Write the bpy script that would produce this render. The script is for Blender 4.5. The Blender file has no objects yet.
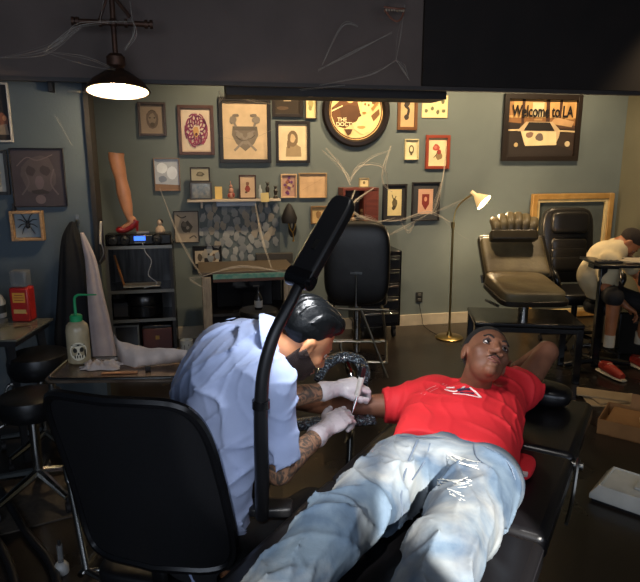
import bpy, bmesh, math, random
import numpy as np
from mathutils import Vector, Matrix, Euler, noise
random.seed(7)
PI = math.pi
SC = bpy.context.scene
COL = SC.collection
# ------------------------------------------------------------------ camera
CAMZ, PITCH, YAW, FL = 1.7, math.radians(12.3), math.radians(-11.5), 600.0
cam_d = bpy.data.cameras.new('camera'); cam = bpy.data.objects.new('camera', cam_d); COL.objects.link(cam)
cam_d.sensor_fit = 'HORIZONTAL'; cam_d.sensor_width = 36; cam_d.lens = FL/640*36; cam_d.clip_start = .05
cam.rotation_euler = (PI/2-PITCH, 0, YAW); cam.location = (0, 0, CAMZ)
SC.camera = cam
CR = Euler((PI/2-PITCH, 0, YAW)).to_matrix()          # camera axes: x right, y up, z back
O = Vector((0, 0, CAMZ))
def ray(x, y): return CR @ Vector(((x-320)/FL, (291-y)/FL, -1))
def P(x, y, d): return O + ray(x, y)*d                # at a distance along the view
def onY(x, y, Y): r = ray(x, y); return O + r*(Y/r.y)
def onZ(x, y, z): r = ray(x, y); return O + r*((z-CAMZ)/r.z)
def onX(x, y, X): r = ray(x, y); return O + r*(X/r.x)
def C(u, v, z=0): return Vector((u*math.cos(YAW)-v*math.sin(YAW), u*math.sin(YAW)+v*math.cos(YAW), z))
def dirC(x, y, z): return (CR @ Vector((x, y, z))).normalized()   # right, up, toward the viewer
# ------------------------------------------------------------------ colours and materials
def lin(c):
    if isinstance(c, str): c = [int(c[i:i+2], 16)/255 for i in (0, 2, 4)]
    return tuple((x/12.92 if x <= .04045 else ((x+.055)/1.055)**2.4) for x in c) + (1,)
MATS = {}
def mat(name, col='808080', rough=.6, metal=0, col2=None, nscale=8, bump=0, bscale=60, trans=0, alpha=1, emit=None, estr=0, coat=0, sheen=0, rvar=0, stretch=(1,1,1), ior=1.45, ndet=4, lo=.35, hi=.65):
    if name in MATS: return MATS[name]
    m = bpy.data.materials.new(name); m.use_nodes = True; MATS[name] = m
    nt = m.node_tree; N = nt.nodes; L = nt.links; b = N['Principled BSDF']
    b.inputs['Base Color'].default_value = lin(col); b.inputs['Roughness'].default_value = rough
    b.inputs['Metallic'].default_value = metal; b.inputs['IOR'].default_value = ior
    b.inputs['Transmission Weight'].default_value = trans; b.inputs['Alpha'].default_value = alpha
    b.inputs['Coat Weight'].default_value = coat; b.inputs['Sheen Weight'].default_value = sheen
    if emit: b.inputs['Emission Color'].default_value = lin(emit); b.inputs['Emission Strength'].default_value = estr
    tc = N.new('ShaderNodeTexCoord'); mp = N.new('ShaderNodeMapping'); mp.inputs['Scale'].default_value = stretch
    L.new(tc.outputs['Object'], mp.inputs[0])
    n1 = N.new('ShaderNodeTexNoise'); n1.inputs['Scale'].default_value = nscale; n1.inputs['Detail'].default_value = ndet; L.new(mp.outputs[0], n1.inputs[0])
    if col2 is None:      # slight natural variation
        c = lin(col); col2l = tuple(x*.82 for x in c[:3]) + (1,)
    else: col2l = lin(col2)
    cr = N.new('ShaderNodeValToRGB'); cr.color_ramp.elements[0].position = lo; cr.color_ramp.elements[1].position = hi
    cr.color_ramp.elements[0].color = lin(col); cr.color_ramp.elements[1].color = col2l
    L.new(n1.outputs[0], cr.inputs[0]); L.new(cr.outputs[0], b.inputs['Base Color'])
    if bump:
        n2 = N.new('ShaderNodeTexNoise'); n2.inputs['Scale'].default_value = bscale; n2.inputs['Detail'].default_value = 3; L.new(mp.outputs[0], n2.inputs[0])
        bp = N.new('ShaderNodeBump'); bp.inputs['Strength'].default_value = bump; bp.inputs['Distance'].default_value = .01
        L.new(n2.outputs[0], bp.inputs['Height']); L.new(bp.outputs[0], b.inputs['Normal'])
    if rvar:
        mr = N.new('ShaderNodeMapRange'); mr.inputs[3].default_value = max(0, rough-rvar); mr.inputs[4].default_value = rough+rvar
        L.new(n1.outputs[0], mr.inputs[0]); L.new(mr.outputs[0], b.inputs['Roughness'])
    return m
def pattern(name, base, ink, kind='voronoi', scale=20, thr=.5, soft=.05, rough=.6, detail=3, dist=0, stretch=(1,1,1), bump=0):
    """two colour pattern material (tattoo ink, worn denim, printed paper)"""
    if name in MATS: return MATS[name]
    m = mat(name, base, rough); nt = m.node_tree; N = nt.nodes; L = nt.links; b = N['Principled BSDF']
    for l in list(b.inputs['Base Color'].links): L.remove(l)
    tc = N.new('ShaderNodeTexCoord'); mp = N.new('ShaderNodeMapping'); mp.inputs['Scale'].default_value = stretch; L.new(tc.outputs['Object'], mp.inputs[0])
    if kind == 'voronoi':
        t = N.new('ShaderNodeTexVoronoi'); t.feature = 'DISTANCE_TO_EDGE'; out = t.outputs[0]; t.inputs['Scale'].default_value = scale
    elif kind == 'wave':
        t = N.new('ShaderNodeTexWave'); out = t.outputs['Fac']; t.inputs['Scale'].default_value = scale; t.inputs['Distortion'].default_value = dist; t.inputs['Detail'].default_value = detail
    else:
        t = N.new('ShaderNodeTexNoise'); out = t.outputs[0]; t.inputs['Scale'].default_value = scale; t.inputs['Detail'].default_value = detail; t.inputs['Distortion'].default_value = dist
    L.new(mp.outputs[0], t.inputs[0])
    cr = N.new('ShaderNodeValToRGB'); cr.color_ramp.elements[0].position = max(0, thr-soft); cr.color_ramp.elements[1].position = thr+soft
    cr.color_ramp.elements[0].color = lin(ink); cr.color_ramp.elements[1].color = lin(base)
    L.new(out, cr.inputs[0]); L.new(cr.outputs[0], b.inputs['Base Color'])
    return m
# ------------------------------------------------------------------ object helpers
def tag(o, label=None, cat=None, group=None, kind=None):
    if label: o['label'] = label
    if cat: o['category'] = cat
    if group: o['group'] = group
    if kind: o['kind'] = kind
    return o
def thing(name, label, cat, loc=(0, 0, 0), rotz=0, group=None):
    o = bpy.data.objects.new(name, None); COL.objects.link(o); o.empty_display_size = .05
    o.location = loc; o.rotation_euler = (0, 0, rotz)
    return tag(o, label, cat, group)
def copy_tree(o, parent=None, loc=None, rotz=None, label=None):
    kids = [c for c in bpy.data.objects if c.parent == o]
    c = o.copy(); COL.objects.link(c)
    if parent: c.parent = parent
    if loc is not None: c.location = loc
    if rotz is not None: c.rotation_euler = (0, 0, rotz)
    if label: c['label'] = label
    for k in kids: copy_tree(k, c)
    return c
def world_of(o):
    M = Matrix.Identity(4)
    while o is not None:
        M = Matrix.LocRotScale(o.location, o.rotation_euler, o.scale) @ M; o = o.parent
    return M
def catmull(pts, n=6):
    pts = [Vector(p) for p in pts]
    if len(pts) < 3: return pts
    out = []
    for i in range(len(pts)-1):
        p0 = pts[max(i-1, 0)]; p1 = pts[i]; p2 = pts[i+1]; p3 = pts[min(i+2, len(pts)-1)]
        for k in range(n):
            t = k/n
            out.append(.5*((2*p1)+(p2-p0)*t+(2*p0-5*p1+4*p2-p3)*t*t+(3*p1-p0-3*p2+p3)*t**3))
    out.append(pts[-1]); return out
class MB:
    def __init__(s, *mats): s.v = []; s.f = []; s.mi = []; s.mats = list(mats); s.cur = 0; s.T = None
    def use(s, m):
        if m not in s.mats: s.mats.append(m)
        s.cur = s.mats.index(m); return s
    def add(s, vs, fs):
        n = len(s.v); vs = [Vector(v) for v in vs]
        if s.T is not None: vs = [s.T @ v for v in vs]
        s.v += vs; s.f += [tuple(i+n for i in f) for f in fs]; s.mi += [s.cur]*len(fs); return s
    def box(s, c, size, rot=None):
        c = Vector(c); R = (rot if isinstance(rot, Matrix) else Euler(rot or (0, 0, 0)).to_matrix()); h = Vector(size)/2
        vs = [c + R @ Vector((x*h.x, y*h.y, z*h.z)) for x in (-1, 1) for y in (-1, 1) for z in (-1, 1)]
        return s.add(vs, [(0,1,3,2), (4,6,7,5), (0,4,5,1), (2,3,7,6), (0,2,6,4), (1,5,7,3)])
    def tube(s, pts, r, n=8, smooth=0, caps=True, flat=None):
        pts = [Vector(p) for p in pts]
        rs = list(r) if isinstance(r, (list, tuple)) else [r]*len(pts)
        if smooth:
            rr = []
            for i in range(len(pts)-1): rr += [rs[i]+(rs[i+1]-rs[i])*k/smooth for k in range(smooth)]
            rs = rr+[rs[-1]]
            pts = catmull(pts, smooth) if len(pts) > 2 else [pts[0].lerp(pts[1], k/smooth) for k in range(smooth+1)]
        vs = []; fs = []; t0 = (pts[1]-pts[0]).normalized()
        up = Vector((0, 0, 1)) if abs(t0.z) < .9 else Vector((1, 0, 0))
        if flat is not None: up = Vector(flat[0])
        a = (up - t0*up.dot(t0)).normalized()
        for i, p in enumerate(pts):
            t = (pts[min(i+1, len(pts)-1)]-pts[max(i-1, 0)])
            t = t.normalized() if t.length > 1e-9 else t0
            a = (a - t*a.dot(t)); a = a.normalized() if a.length > 1e-9 else t.orthogonal().normalized()
            b = t.cross(a); k2 = flat[1] if flat else 1
            for k in range(n):
                q = 2*PI*k/n; vs.append(p + (a*math.cos(q)*k2 + b*math.sin(q))*rs[i])
        for i in range(len(pts)-1):
            for k in range(n):
                fs.append((i*n+k, i*n+(k+1) % n, (i+1)*n+(k+1) % n, (i+1)*n+k))
        if caps: fs += [tuple(range(n))[::-1], tuple((len(pts)-1)*n+k for k in range(n))]
        return s.add(vs, fs)
    def cyl(s, a, b, r, r1=None, n=16): return s.tube([a, b], [r, r if r1 is None else r1], n)
    def ell(s, c, r, rot=None, nu=16, nv=10, e=1.0, e2=None):
        c = Vector(c); R = (rot if isinstance(rot, Matrix) else Euler(rot or (0, 0, 0)).to_matrix())
        if not hasattr(r, '__len__'): r = (r, r, r)
        e2 = e if e2 is None else e2
        sg = lambda x, p: math.copysign(abs(x)**p, x)
        vs = []; fs = []
        for j in range(1, nv):
            ph = -PI/2+PI*j/nv
            for i in range(nu):
                th = 2*PI*i/nu
                vs.append(c + R @ Vector((r[0]*sg(math.cos(ph), e2)*sg(math.cos(th), e), r[1]*sg(math.cos(ph), e2)*sg(math.sin(th), e), r[2]*sg(math.sin(ph), e2))))
        for j in range(nv-2):
            for i in range(nu): fs.append((j*nu+i, j*nu+(i+1) % nu, (j+1)*nu+(i+1) % nu, (j+1)*nu+i))
        b = len(vs); vs += [c+R @ Vector((0, 0, -r[2])), c+R @ Vector((0, 0, r[2]))]
        for i in range(nu): fs += [(b, (i+1) % nu, i), (b+1, (nv-2)*nu+i, (nv-2)*nu+(i+1) % nu)]
        return s.add(vs, fs)
    def pad(s, c, size, rot=None, e=.28, e2=.35, nu=40, nv=18): return s.ell(c, Vector(size)/2, rot, nu, nv, e, e2)
    def lathe(s, prof, c=(0, 0, 0), rot=None, n=24):
        c = Vector(c); R = (rot if isinstance(rot, Matrix) else Euler(rot or (0, 0, 0)).to_matrix()); vs = []; fs = []
        for r, z in prof:
            for k in range(n): q = 2*PI*k/n; vs.append(c+R @ Vector((r*math.cos(q), r*math.sin(q), z)))
        for i in range(len(prof)-1):
            for k in range(n): fs.append((i*n+k, i*n+(k+1) % n, (i+1)*n+(k+1) % n, (i+1)*n+k))
        return s.add(vs, fs)
    def prism(s, pts, d, fn):
        """outline of 2-D points, extruded from depth 0 to d; fn(a, b, depth) -> point"""
        n = len(pts); vs = [fn(a, b, 0) for a, b in pts]+[fn(a, b, d) for a, b in pts]
        return s.add(vs, [tuple(range(n)), tuple(range(2*n-1, n-1, -1))]+[(i, i+n, (i+1) % n+n, (i+1) % n) for i in range(n)])
    def build(s, name, m=None, parent=None, bev=0, world=False, sharp=38, seg=2, fix=True):
        if m: s.mats = [m]+[x for x in s.mats if x is not m]
        vs = s.v
        if world and parent is not None:
            I = world_of(parent).inverted(); vs = [I @ v for v in vs]
        me = bpy.data.meshes.new(name); me.from_pydata([tuple(v) for v in vs], [], s.f)
        if fix:
            bm = bmesh.new(); bm.from_mesh(me); bmesh.ops.recalc_face_normals(bm, faces=bm.faces); bm.to_mesh(me); bm.free()
        for x in s.mats: me.materials.append(x)
        me.polygons.foreach_set('material_index', s.mi if len(s.mats) > 1 else [0]*len(me.polygons))
        me.polygons.foreach_set('use_smooth', [True]*len(me.polygons)); me.update()
        try: me.set_sharp_from_angle(angle=math.radians(sharp))
        except Exception: pass
        o = bpy.data.objects.new(name, me); COL.objects.link(o)
        if parent is not None: o.parent = parent
        if bev:
            b = o.modifiers.new('bevel', 'BEVEL'); b.width = bev; b.segments = seg; b.limit_method = 'ANGLE'; b.angle_limit = math.radians(40)
        return o
def origin_to(o, loc):
    """move the origin of a top-level mesh without moving its shape"""
    loc = Vector(loc); d = o.location-loc
    o.data.transform(Matrix.Translation(d)); o.location = loc; return o
def struct(o): o['kind'] = 'structure'; return o
def blackletter(text, size, M, name, m, parent, depth=.001, bold=True, width=1.0):
    cu = bpy.data.curves.new('lettering', 'FONT'); cu.body = text; cu.size = size; cu.extrude = depth; cu.align_x = 'CENTER'; cu.align_y = 'CENTER'
    if bold: cu.offset = size*.02
    t = bpy.data.objects.new('lettering', cu); COL.objects.link(t)
    dg = bpy.context.evaluated_depsgraph_get(); me = bpy.data.meshes.new_from_object(t.evaluated_get(dg)); bpy.data.objects.remove(t)
    me.transform(M @ Matrix.Diagonal((width, 1, 1, 1))); me.materials.clear(); me.materials.append(m)
    o = bpy.data.objects.new(name, me); COL.objects.link(o); o.parent = parent; return o
# ------------------------------------------------------------------ implicit-surface bodies and cloth
class Field:
    def __init__(s, lo, hi, h):
        s.lo = np.array(lo, float); s.h = h; s.n = np.ceil((np.array(hi)-s.lo)/h).astype(int)+1
        s.D = np.full(s.n, .3, np.float32)
    def sl(s, lo, hi, pad):
        a = np.clip(np.floor((np.array(lo)-pad-s.lo)/s.h).astype(int), 0, s.n); b = np.clip(np.ceil((np.array(hi)+pad-s.lo)/s.h).astype(int)+1, 0, s.n)
        if (b <= a).any(): return None
        ax = [s.lo[i]+s.h*np.arange(a[i], b[i]) for i in range(3)]
        X, Y, Z = np.meshgrid(*ax, indexing='ij', sparse=True)
        return tuple(slice(a[i], b[i]) for i in range(3)), X, Y, Z
    def comb(s, S, d, k, mode):
        D = s.D[S]
        if mode == 'sub': d = -d; hh = np.clip(.5-.5*(D-d)/k, 0, 1); s.D[S] = D+(d-D)*hh+k*hh*(1-hh)
        elif mode == 'and': s.D[S] = np.maximum(D, d)
        else: hh = np.clip(.5+.5*(D-d)/k, 0, 1); s.D[S] = D+(d-D)*hh-k*hh*(1-hh)
    def cap(s, a, b, ra, rb=None, k=.02, mode='add', flat=None, fk=1.0):
        """tapered limb; flat = direction in which the section is squashed by fk (<1 thinner)"""
        a = np.array(a, float); b = np.array(b, float); rb = ra if rb is None else rb; R = max(ra, rb)*max(1, 1.0)
        w = s.sl(np.minimum(a, b)-R, np.maximum(a, b)+R, k*2+.03)
        if w is None: return
        S, X, Y, Z = w; ba = b-a; L2 = max((ba*ba).sum(), 1e-9)
        px, py, pz = X-a[0], Y-a[1], Z-a[2]
        t = np.clip((px*ba[0]+py*ba[1]+pz*ba[2])/L2, 0, 1)
        qx, qy, qz = px-t*ba[0], py-t*ba[1], pz-t*ba[2]
        r = ra+(rb-ra)*t
        if flat is not None:
            f = np.array(flat, float); f /= np.linalg.norm(f); c = (qx*f[0]+qy*f[1]+qz*f[2])*(1/fk-1)
            qx, qy, qz = qx+c*f[0], qy+c*f[1], qz+c*f[2]
            d = (np.sqrt(qx*qx+qy*qy+qz*qz)-r)*(fk**.5)
        else: d = np.sqrt(qx*qx+qy*qy+qz*qz)-r
        s.comb(S, d.astype(np.float32), k, mode)
    def ell(s, c, r, R=None, k=.02, mode='add'):
        c = np.array(c, float); r = np.array(r, float) if hasattr(r, '__len__') else np.array([r]*3)
        w = s.sl(c-r.max(), c+r.max(), k*2+.03)
        if w is None: return
        S, X, Y, Z = w; px, py, pz = X-c[0], Y-c[1], Z-c[2]
        R = np.eye(3) if R is None else np.array(R)         # columns = the ellipsoid's axes
        q = [px*R[0, i]+py*R[1, i]+pz*R[2, i] for i in range(3)]
        k0 = np.sqrt(sum((q[i]/r[i])**2 for i in range(3)))+1e-6; k1 = np.sqrt(sum((q[i]/r[i]**2)**2 for i in range(3)))+1e-6
        s.comb(S, (k0*(k0-1)/k1).astype(np.float32), k, mode)
    def plane(s, p, n, lo=None, hi=None):
        """cut away the side n points to (inside lo..hi)"""
        lo = s.lo if lo is None else lo; hi = s.lo+s.h*s.n if hi is None else hi
        w = s.sl(lo, hi, 0); S, X, Y, Z = w; n = np.array(Vector(n).normalized()); p = np.array(p)
        d = (X-p[0])*n[0]+(Y-p[1])*n[1]+(Z-p[2])*n[2]
        s.comb(S, d.astype(np.float32), 0, 'and')
    def warp(s, fn):
        S, X, Y, Z = s.sl(s.lo, s.lo+s.h*s.n, 0); m = np.abs(s.D) < .08
        i = np.nonzero(m); x = s.lo[0]+s.h*i[0]; y = s.lo[1]+s.h*i[1]; z = s.lo[2]+s.h*i[2]
        s.D[i] += fn(x, y, z).astype(np.float32)
    def mesh(s, smooth=1):
        D = s.D; ins = D < 0; nx, ny, nz = [k-1 for k in D.shape]
        cnt = np.zeros((nx, ny, nz), np.int8)
        for a in (0, 1):
            for b in (0, 1):
                for c in (0, 1): cnt += ins[a:a+nx, b:b+ny, c:c+nz]
        act = (cnt > 0) & (cnt < 8); I = np.argwhere(act); idx = -np.ones(act.shape, np.int64); idx[act] = np.arange(len(I))
        acc = np.zeros((len(I), 3)); w = np.zeros(len(I))
        cor = [(a, b, c) for a in (0, 1) for b in (0, 1) for c in (0, 1)]
        for p in cor:
            for ax in range(3):
                if p[ax]: continue
                q = list(p); q[ax] = 1
                d0 = D[I[:, 0]+p[0], I[:, 1]+p[1], I[:, 2]+p[2]]; d1 = D[I[:, 0]+q[0], I[:, 1]+q[1], I[:, 2]+q[2]]
                cr = (d0 < 0) != (d1 < 0); t = np.where(cr, d0/np.where(cr, d0-d1, 1), 0)
                pos = np.tile(np.array(p, float), (len(I), 1)); pos[:, ax] = t
                acc += pos*cr[:, None]; w += cr
        V = s.lo+s.h*(I+acc/np.maximum(w, 1)[:, None]); F = []
        for ax in range(3):
            o1, o2 = [i for i in range(3) if i != ax]
            A = ins.take(range(0, D.shape[ax]-1), ax); B = ins.take(range(1, D.shape[ax]), ax)
            E = np.argwhere(A != B); E = E[(E[:, o1] > 0) & (E[:, o2] > 0) & (E[:, o1] < D.shape[o1]-1) & (E[:, o2] < D.shape[o2]-1)]
            def g(d1, d2): e = E.copy(); e[:, o1] -= d1; e[:, o2] -= d2; return idx[e[:, 0], e[:, 1], e[:, 2]]
            q = np.stack([g(1, 1), g(0, 1), g(0, 0), g(1, 0)], 1)
            flip = ins[E[:, 0], E[:, 1], E[:, 2]]
            if ax == 1: flip = ~flip
            q = np.where(flip[:, None], q, q[:, ::-1]); F.append(q)
        F = np.concatenate(F)
        return V, F
    def build(s, name, m, parent=None, matfn=None, smooth=2, sub=False):
        V, F = s.mesh(); mats = m if isinstance(m, list) else [m]
        if parent is not None:
            Iv = np.array(world_of(parent).inverted()); V = V @ Iv[:3, :3].T + Iv[:3, 3]
        me = bpy.data.meshes.new(name)
        me.vertices.add(len(V)); me.vertices.foreach_set('co', V.astype(np.float32).ravel())
        me.loops.add(F.size); me.loops.foreach_set('vertex_index', F.astype(np.int32).ravel())
        me.polygons.add(len(F)); me.polygons.foreach_set('loop_start', np.arange(0, F.size, 4, dtype=np.int32)); me.polygons.foreach_set('loop_total', np.full(len(F), 4, np.int32))
        me.update(calc_edges=True); me.validate()
        for x in mats: me.materials.append(x)
        if matfn is not None:
            Vw = V if parent is None else V @ np.array(world_of(parent))[:3, :3].T + np.array(world_of(parent))[:3, 3]
            cen = Vw[F].mean(1); me.polygons.foreach_set('material_index', matfn(cen).astype(np.int32))
        me.polygons.foreach_set('use_smooth', [True]*len(me.polygons)); me.update()
        o = bpy.data.objects.new(name, me); COL.objects.link(o)
        if parent is not None: o.parent = parent
        if smooth:
            sm = o.modifiers.new('smooth', 'SMOOTH'); sm.factor = .5; sm.iterations = smooth
        return o
# ================================================================== THE ROOM
YB, XR, XL, ZC = 5.8, 4.48, -3.0, 3.35
YBM = 4.02                                                     # front of the dropped beam
m_wall = mat('wall_paint', '687170', .75, col2='5e6766', nscale=1.4, bump=.05, bscale=90)
m_wall_l = mat('blue_grey_wall_paint', '4d5860', .75, col2='465159', nscale=1.4, bump=.05, bscale=90)
m_beam = mat('beam_paint', '6a5c55', .8, col2='5e524c', nscale=2, bump=.06, bscale=50)
m_black = mat('black_paint', '1b191b', .6)
m_floor = mat('stained_concrete_floor', '1c1714', .3, col2='26201a', nscale=2.2, bump=.02, bscale=14, rvar=.14, coat=.15)
m_base = mat('baseboard_paint', 'c0b49f', .5)
def room_box(name, lo, hi, m):
    lo, hi = Vector(lo), Vector(hi); b = MB(m).box((lo+hi)/2, hi-lo); o = b.build(name); c = (lo+hi)/2; origin_to(o, (c.x, c.y, lo.z)); return struct(o)
room_box('floor', (XL-.2, -1.8, -.15), (XR+.2, YB+.2, 0), m_floor)
room_box('ceiling', (XL-.2, -1.8, ZC), (XR+.2, YB+.2, ZC+.15), mat('ceiling_paint', '3a383a', .85))
room_box('wall_back', (XL-.2, YB, 0), (XR+.2, YB+.2, ZC), m_wall)
room_box('wall_right', (XR, -1.6, 0), (XR+.2, YB, ZC), mat('olive_wall_paint', '6e6b58', .75, col2='656250', nscale=1.4))
room_box('wall_left', (XL-.2, -1.6, 0), (XL, YB, ZC), m_wall_l)
XP = onY(88, 150, 4.2).x
ZB = onY(0, 78, YBM).z
p_ = MB(m_wall_l).box(((XL+XP)/2, 4.28, ZC/2), (XP-XL, .16, ZC)); o = p_.build('wall_partition'); origin_to(o, ((XL+XP)/2, 4.28, 0)); struct(o)
jx = onY(88, 150, 4.2).x
room_box('trim_1', (jx, 4.16, 1.02), (jx+.03, 4.38, ZB+.02), mat('dark_trim_paint', '1e1c1b', .7))
room_box('trim_2', (XL, YBM, ZB), (XR, 4.16, ZC), m_beam)
bx0, bx1 = onY(225, 90, 4.35).x, onY(437, 90, 4.35).x
room_box('trim_3', (bx0, 4.17, onY(330, 97, 4.17).z), (bx1, 4.45, ZB+.12), m_black)
room_box('trim_4', (onY(424, 40, YBM-.03).x, YBM-.03, ZB+.015), (XR, YBM, ZC), mat('black_panel_paint', '1f1815', .8, col2='171210', nscale=3))
room_box('trim_5', (XL, YBM-.012, ZB-.012), (XR, YBM+.02, ZB+.012), mat('beam_edge', '3d3836', .6))
zb_ = onY(401, 315, YB).z
room_box('baseboard_back', (XP, YB-.02, 0), (XR, YB, zb_), m_base)
room_box('baseboard_right', (XR-.02, -1.6, 0), (XR, YB-.02, zb_), m_base)
# front wall with two shop windows behind the photographer
WX0, WX1, WZ0, WZ1 = -2.3, 3.2, .9, 2.7
m_fw = mat('front_wall_paint', '4f4d4c', .8)
room_box('wall_front', (XL-.2, -1.8, 0), (XR+.2, -1.6, WZ0), m_fw)
room_box('wall_front_header', (XL-.2, -1.8, WZ1), (XR+.2, -1.6, ZC), m_fw)
for k, (a, b) in enumerate(((XL-.2, WX0), (.45, .75), (WX1, XR+.2))): room_box(['wall_front_left', 'wall_front_pier', 'wall_front_right'][k], (a, -1.8, WZ0), (b, -1.6, WZ1), m_fw)
for k, (a, b) in enumerate(((WX0, .45), (.75, WX1))):
    wd = MB(m_black)
    for q in ((a, a+.05), (b-.05, b)): wd.box(((q[0]+q[1])/2, -1.7, (WZ0+WZ1)/2), (.05, .08, WZ1-WZ0))
    for z in (WZ0+.025, WZ1-.025): wd.box(((a+b)/2, -1.7, z), (b-a, .08, .05))
    o = wd.build('window_%d' % (k+1)); struct(o)

# ================================================================== PICTURES ON THE WALLS
def art(parent, name, w, h, base, shapes, y=-.004, cx=0, z0=0):
    b = MB(mat('paper_'+base, base, .7)); b.box((cx, y+.001, z0+h/2), (w, .002, h))
    k = 0
    for s in shapes:
        k += 1; yy = y-.0004*k; c = mat('ink_'+s[1], s[1], .7); b.use(c)
        X = lambda a: cx+(a-.5)*w; Z = lambda a: z0+a*h
        if s[0] == 'p': b.add([(X(p[0]), yy, Z(p[1])) for p in s[2]], [tuple(range(len(s[2])))])
        elif s[0] == 'e':
            n = 18; b.add([(X(s[2]+s[4]*math.cos(2*PI*i/n)), yy, Z(s[3]+s[5]*math.sin(2*PI*i/n))) for i in range(n)], [tuple(range(n))])
        elif s[0] == 'l':
            pts = [Vector((X(p[0]), 0, Z(p[1]))) for p in s[3]]; pts = catmull(pts, 4); wd = s[2]*w/2; vs = []
            for i, p in enumerate(pts):
                t = pts[min(i+1, len(pts)-1)]-pts[max(i-1, 0)]; t.normalize(); nn = Vector((-t.z, 0, t.x))
                vs += [p+nn*wd+Vector((0, yy, 0)), p-nn*wd+Vector((0, yy, 0))]
            b.add(vs, [(2*i, 2*i+1, 2*i+3, 2*i+2) for i in range(len(pts)-1)])
    return b.build(name, None, parent, fix=False, sharp=30)
def rect(Y, x0, y0, x1, y1):
    ym = (y0+y1)/2; xm = (x0+x1)/2
    a, b_, c, d = onY(x0, ym, Y), onY(x1, ym, Y), onY(xm, y0, Y), onY(xm, y1, Y)
    return (a.x+b_.x)/2, d.z, b_.x-a.x, c.z-d.z
def picture(label, px, fc, fw, matc=None, mw=0, base='d8d0b8', shapes=(), Y=None, cat='picture', name='framed_picture', group=None, depth=.025, glass=False):
    Y = YB if Y is None else Y
    cx, z0, w, h = rect(Y-depth, *px)
    t = thing(name, label, cat, (cx, Y-.001, z0), 0, group or ('pictures on the back wall' if Y > 5 else 'pictures on the blue-grey partition'))
    if fw:
        f = MB(); m = fc if not isinstance(fc, str) else mat('frame_'+fc, fc, .45)
        for sx in (-1, 1): f.box((sx*(w/2-fw/2), -depth/2, h/2), (fw, depth, h))
        for z in (fw/2, h-fw/2): f.box((0, -depth/2, z), (w-2*fw, depth, fw))
        f.build('frame', m, t, bev=.002)
    iw, ih = w-2*fw, h-2*fw
    if matc:
        MB().box((0, -.004, h/2), (iw, .008, ih)).build('mat_board', mat('board_'+matc, matc, .8), t)
    art(t, 'print', iw-2*mw, ih-2*mw, base, shapes, y=-.009 if matc else -.006, z0=fw+mw)
    if glass: MB().box((0, -depth*.8, h/2), (iw, .002, ih)).build('glass', mat('picture_glass', 'ffffff', .02, trans=1), t)
    return t
R = random.Random(3)
def blob(c, cx, cy, rx, ry, n=10, j=.3, rnd=R):
    return ('p', c, [(cx+rx*math.cos(2*PI*i/n)*(1-j*rnd.random()), cy+ry*math.sin(2*PI*i/n)*(1-j*rnd.random())) for i in range(n)])
PY = 4.2
picture('white framed dark print cropped by left edge, topmost on the blue-grey wall', (-28, 82, 10, 142), 'b9b4ae', .012, None, 0, '2b2524', [('e', '7a4a38', .75, .35, .2, .15), ('p', '8d7a68', [(.4, .1), (.95, .1), (.9, .3), (.5, .25)]), ('e', 'c88860', .85, .4, .06, .05)], Y=PY)
picture('black framed print with wide white mat, cut by left edge of the photo', (-22, 150, 8, 195), '1a1818', .02, 'b5b0a5', .03, '8e897c', [blob('55514a', .5, .5, .3, .3)], Y=PY)
dp = picture('unframed dark canvas painting of a shadowy face above the spider shadow box', (11, 148, 65, 207), '221d1f', .004, None, 0, '39333a', [blob('4a4145', .5, .55, .38, .38, 14, .2), blob('332d30', .35, .62, .12, .1), blob('332d30', .62, .62, .12, .1), blob('5a5054', .5, .42, .1, .16), blob('2a2527', .5, .25, .2, .05), ('l', '5d5255', .02, [(.1, .7), (.3, .85), (.5, .8), (.8, .9)]), ('l', '524a4e', .03, [(.15, .2), (.3, .4), (.25, .6)]), ('l', '584e52', .03, [(.85, .2), (.72, .4), (.8, .65)]), ('e', '625659', .5, .12, .1, .08)], Y=PY, cat='painting', name='canvas_painting')
# spider shadow box
cx, z0, w, h = rect(PY-.05, 10, 211, 43, 241)
sb = thing('spider_shadow_box', 'small pale wood shadow box holding a dark spider on the left wall', 'shadow box', (cx, PY-.001, z0))
f = MB()
for sx in (-1, 1): f.box((sx*(w/2-.009), -.025, h/2), (.018, .05, h))
for z in (.009, h-.009): f.box((0, -.025, z), (w-.036, .05, .018))
f.build('frame', mat('pale_wood', 'a8855c', .5, col2='937048', nscale=12, stretch=(1, 1, 6)), sb, bev=.002)
MB().box((0, -.003, h/2), (w-.036, .004, h-.036)).build('backing', mat('shadow_backing', '7f8a90', .6), sb)
s = MB(); s.ell((0, -.02, h*.5), (.014, .008, .02)); s.ell((0, -.02, h*.62), (.01, .007, .01))
for sx in (-1, 1):
    for a in (-.9, -.3, .3, .9):
        s.tube([(0, -.02, h*.56), (sx*.035*math.cos(a), -.03, h*.56+.05*math.sin(a)+.012), (sx*.062*math.cos(a), -.018, h*.56+.085*math.sin(a))], [.003, .0028, .0015], 6, 3)
s.build('spider', mat('spider_black', '17191c', .5), sb)
MB().box((-w*.36, -.02, h*1.12), (.012, .03, .05)).box((-w*.36, -.02, h*1.05), (.02, .04, .012)).build('clip', m_black, sb)

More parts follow.
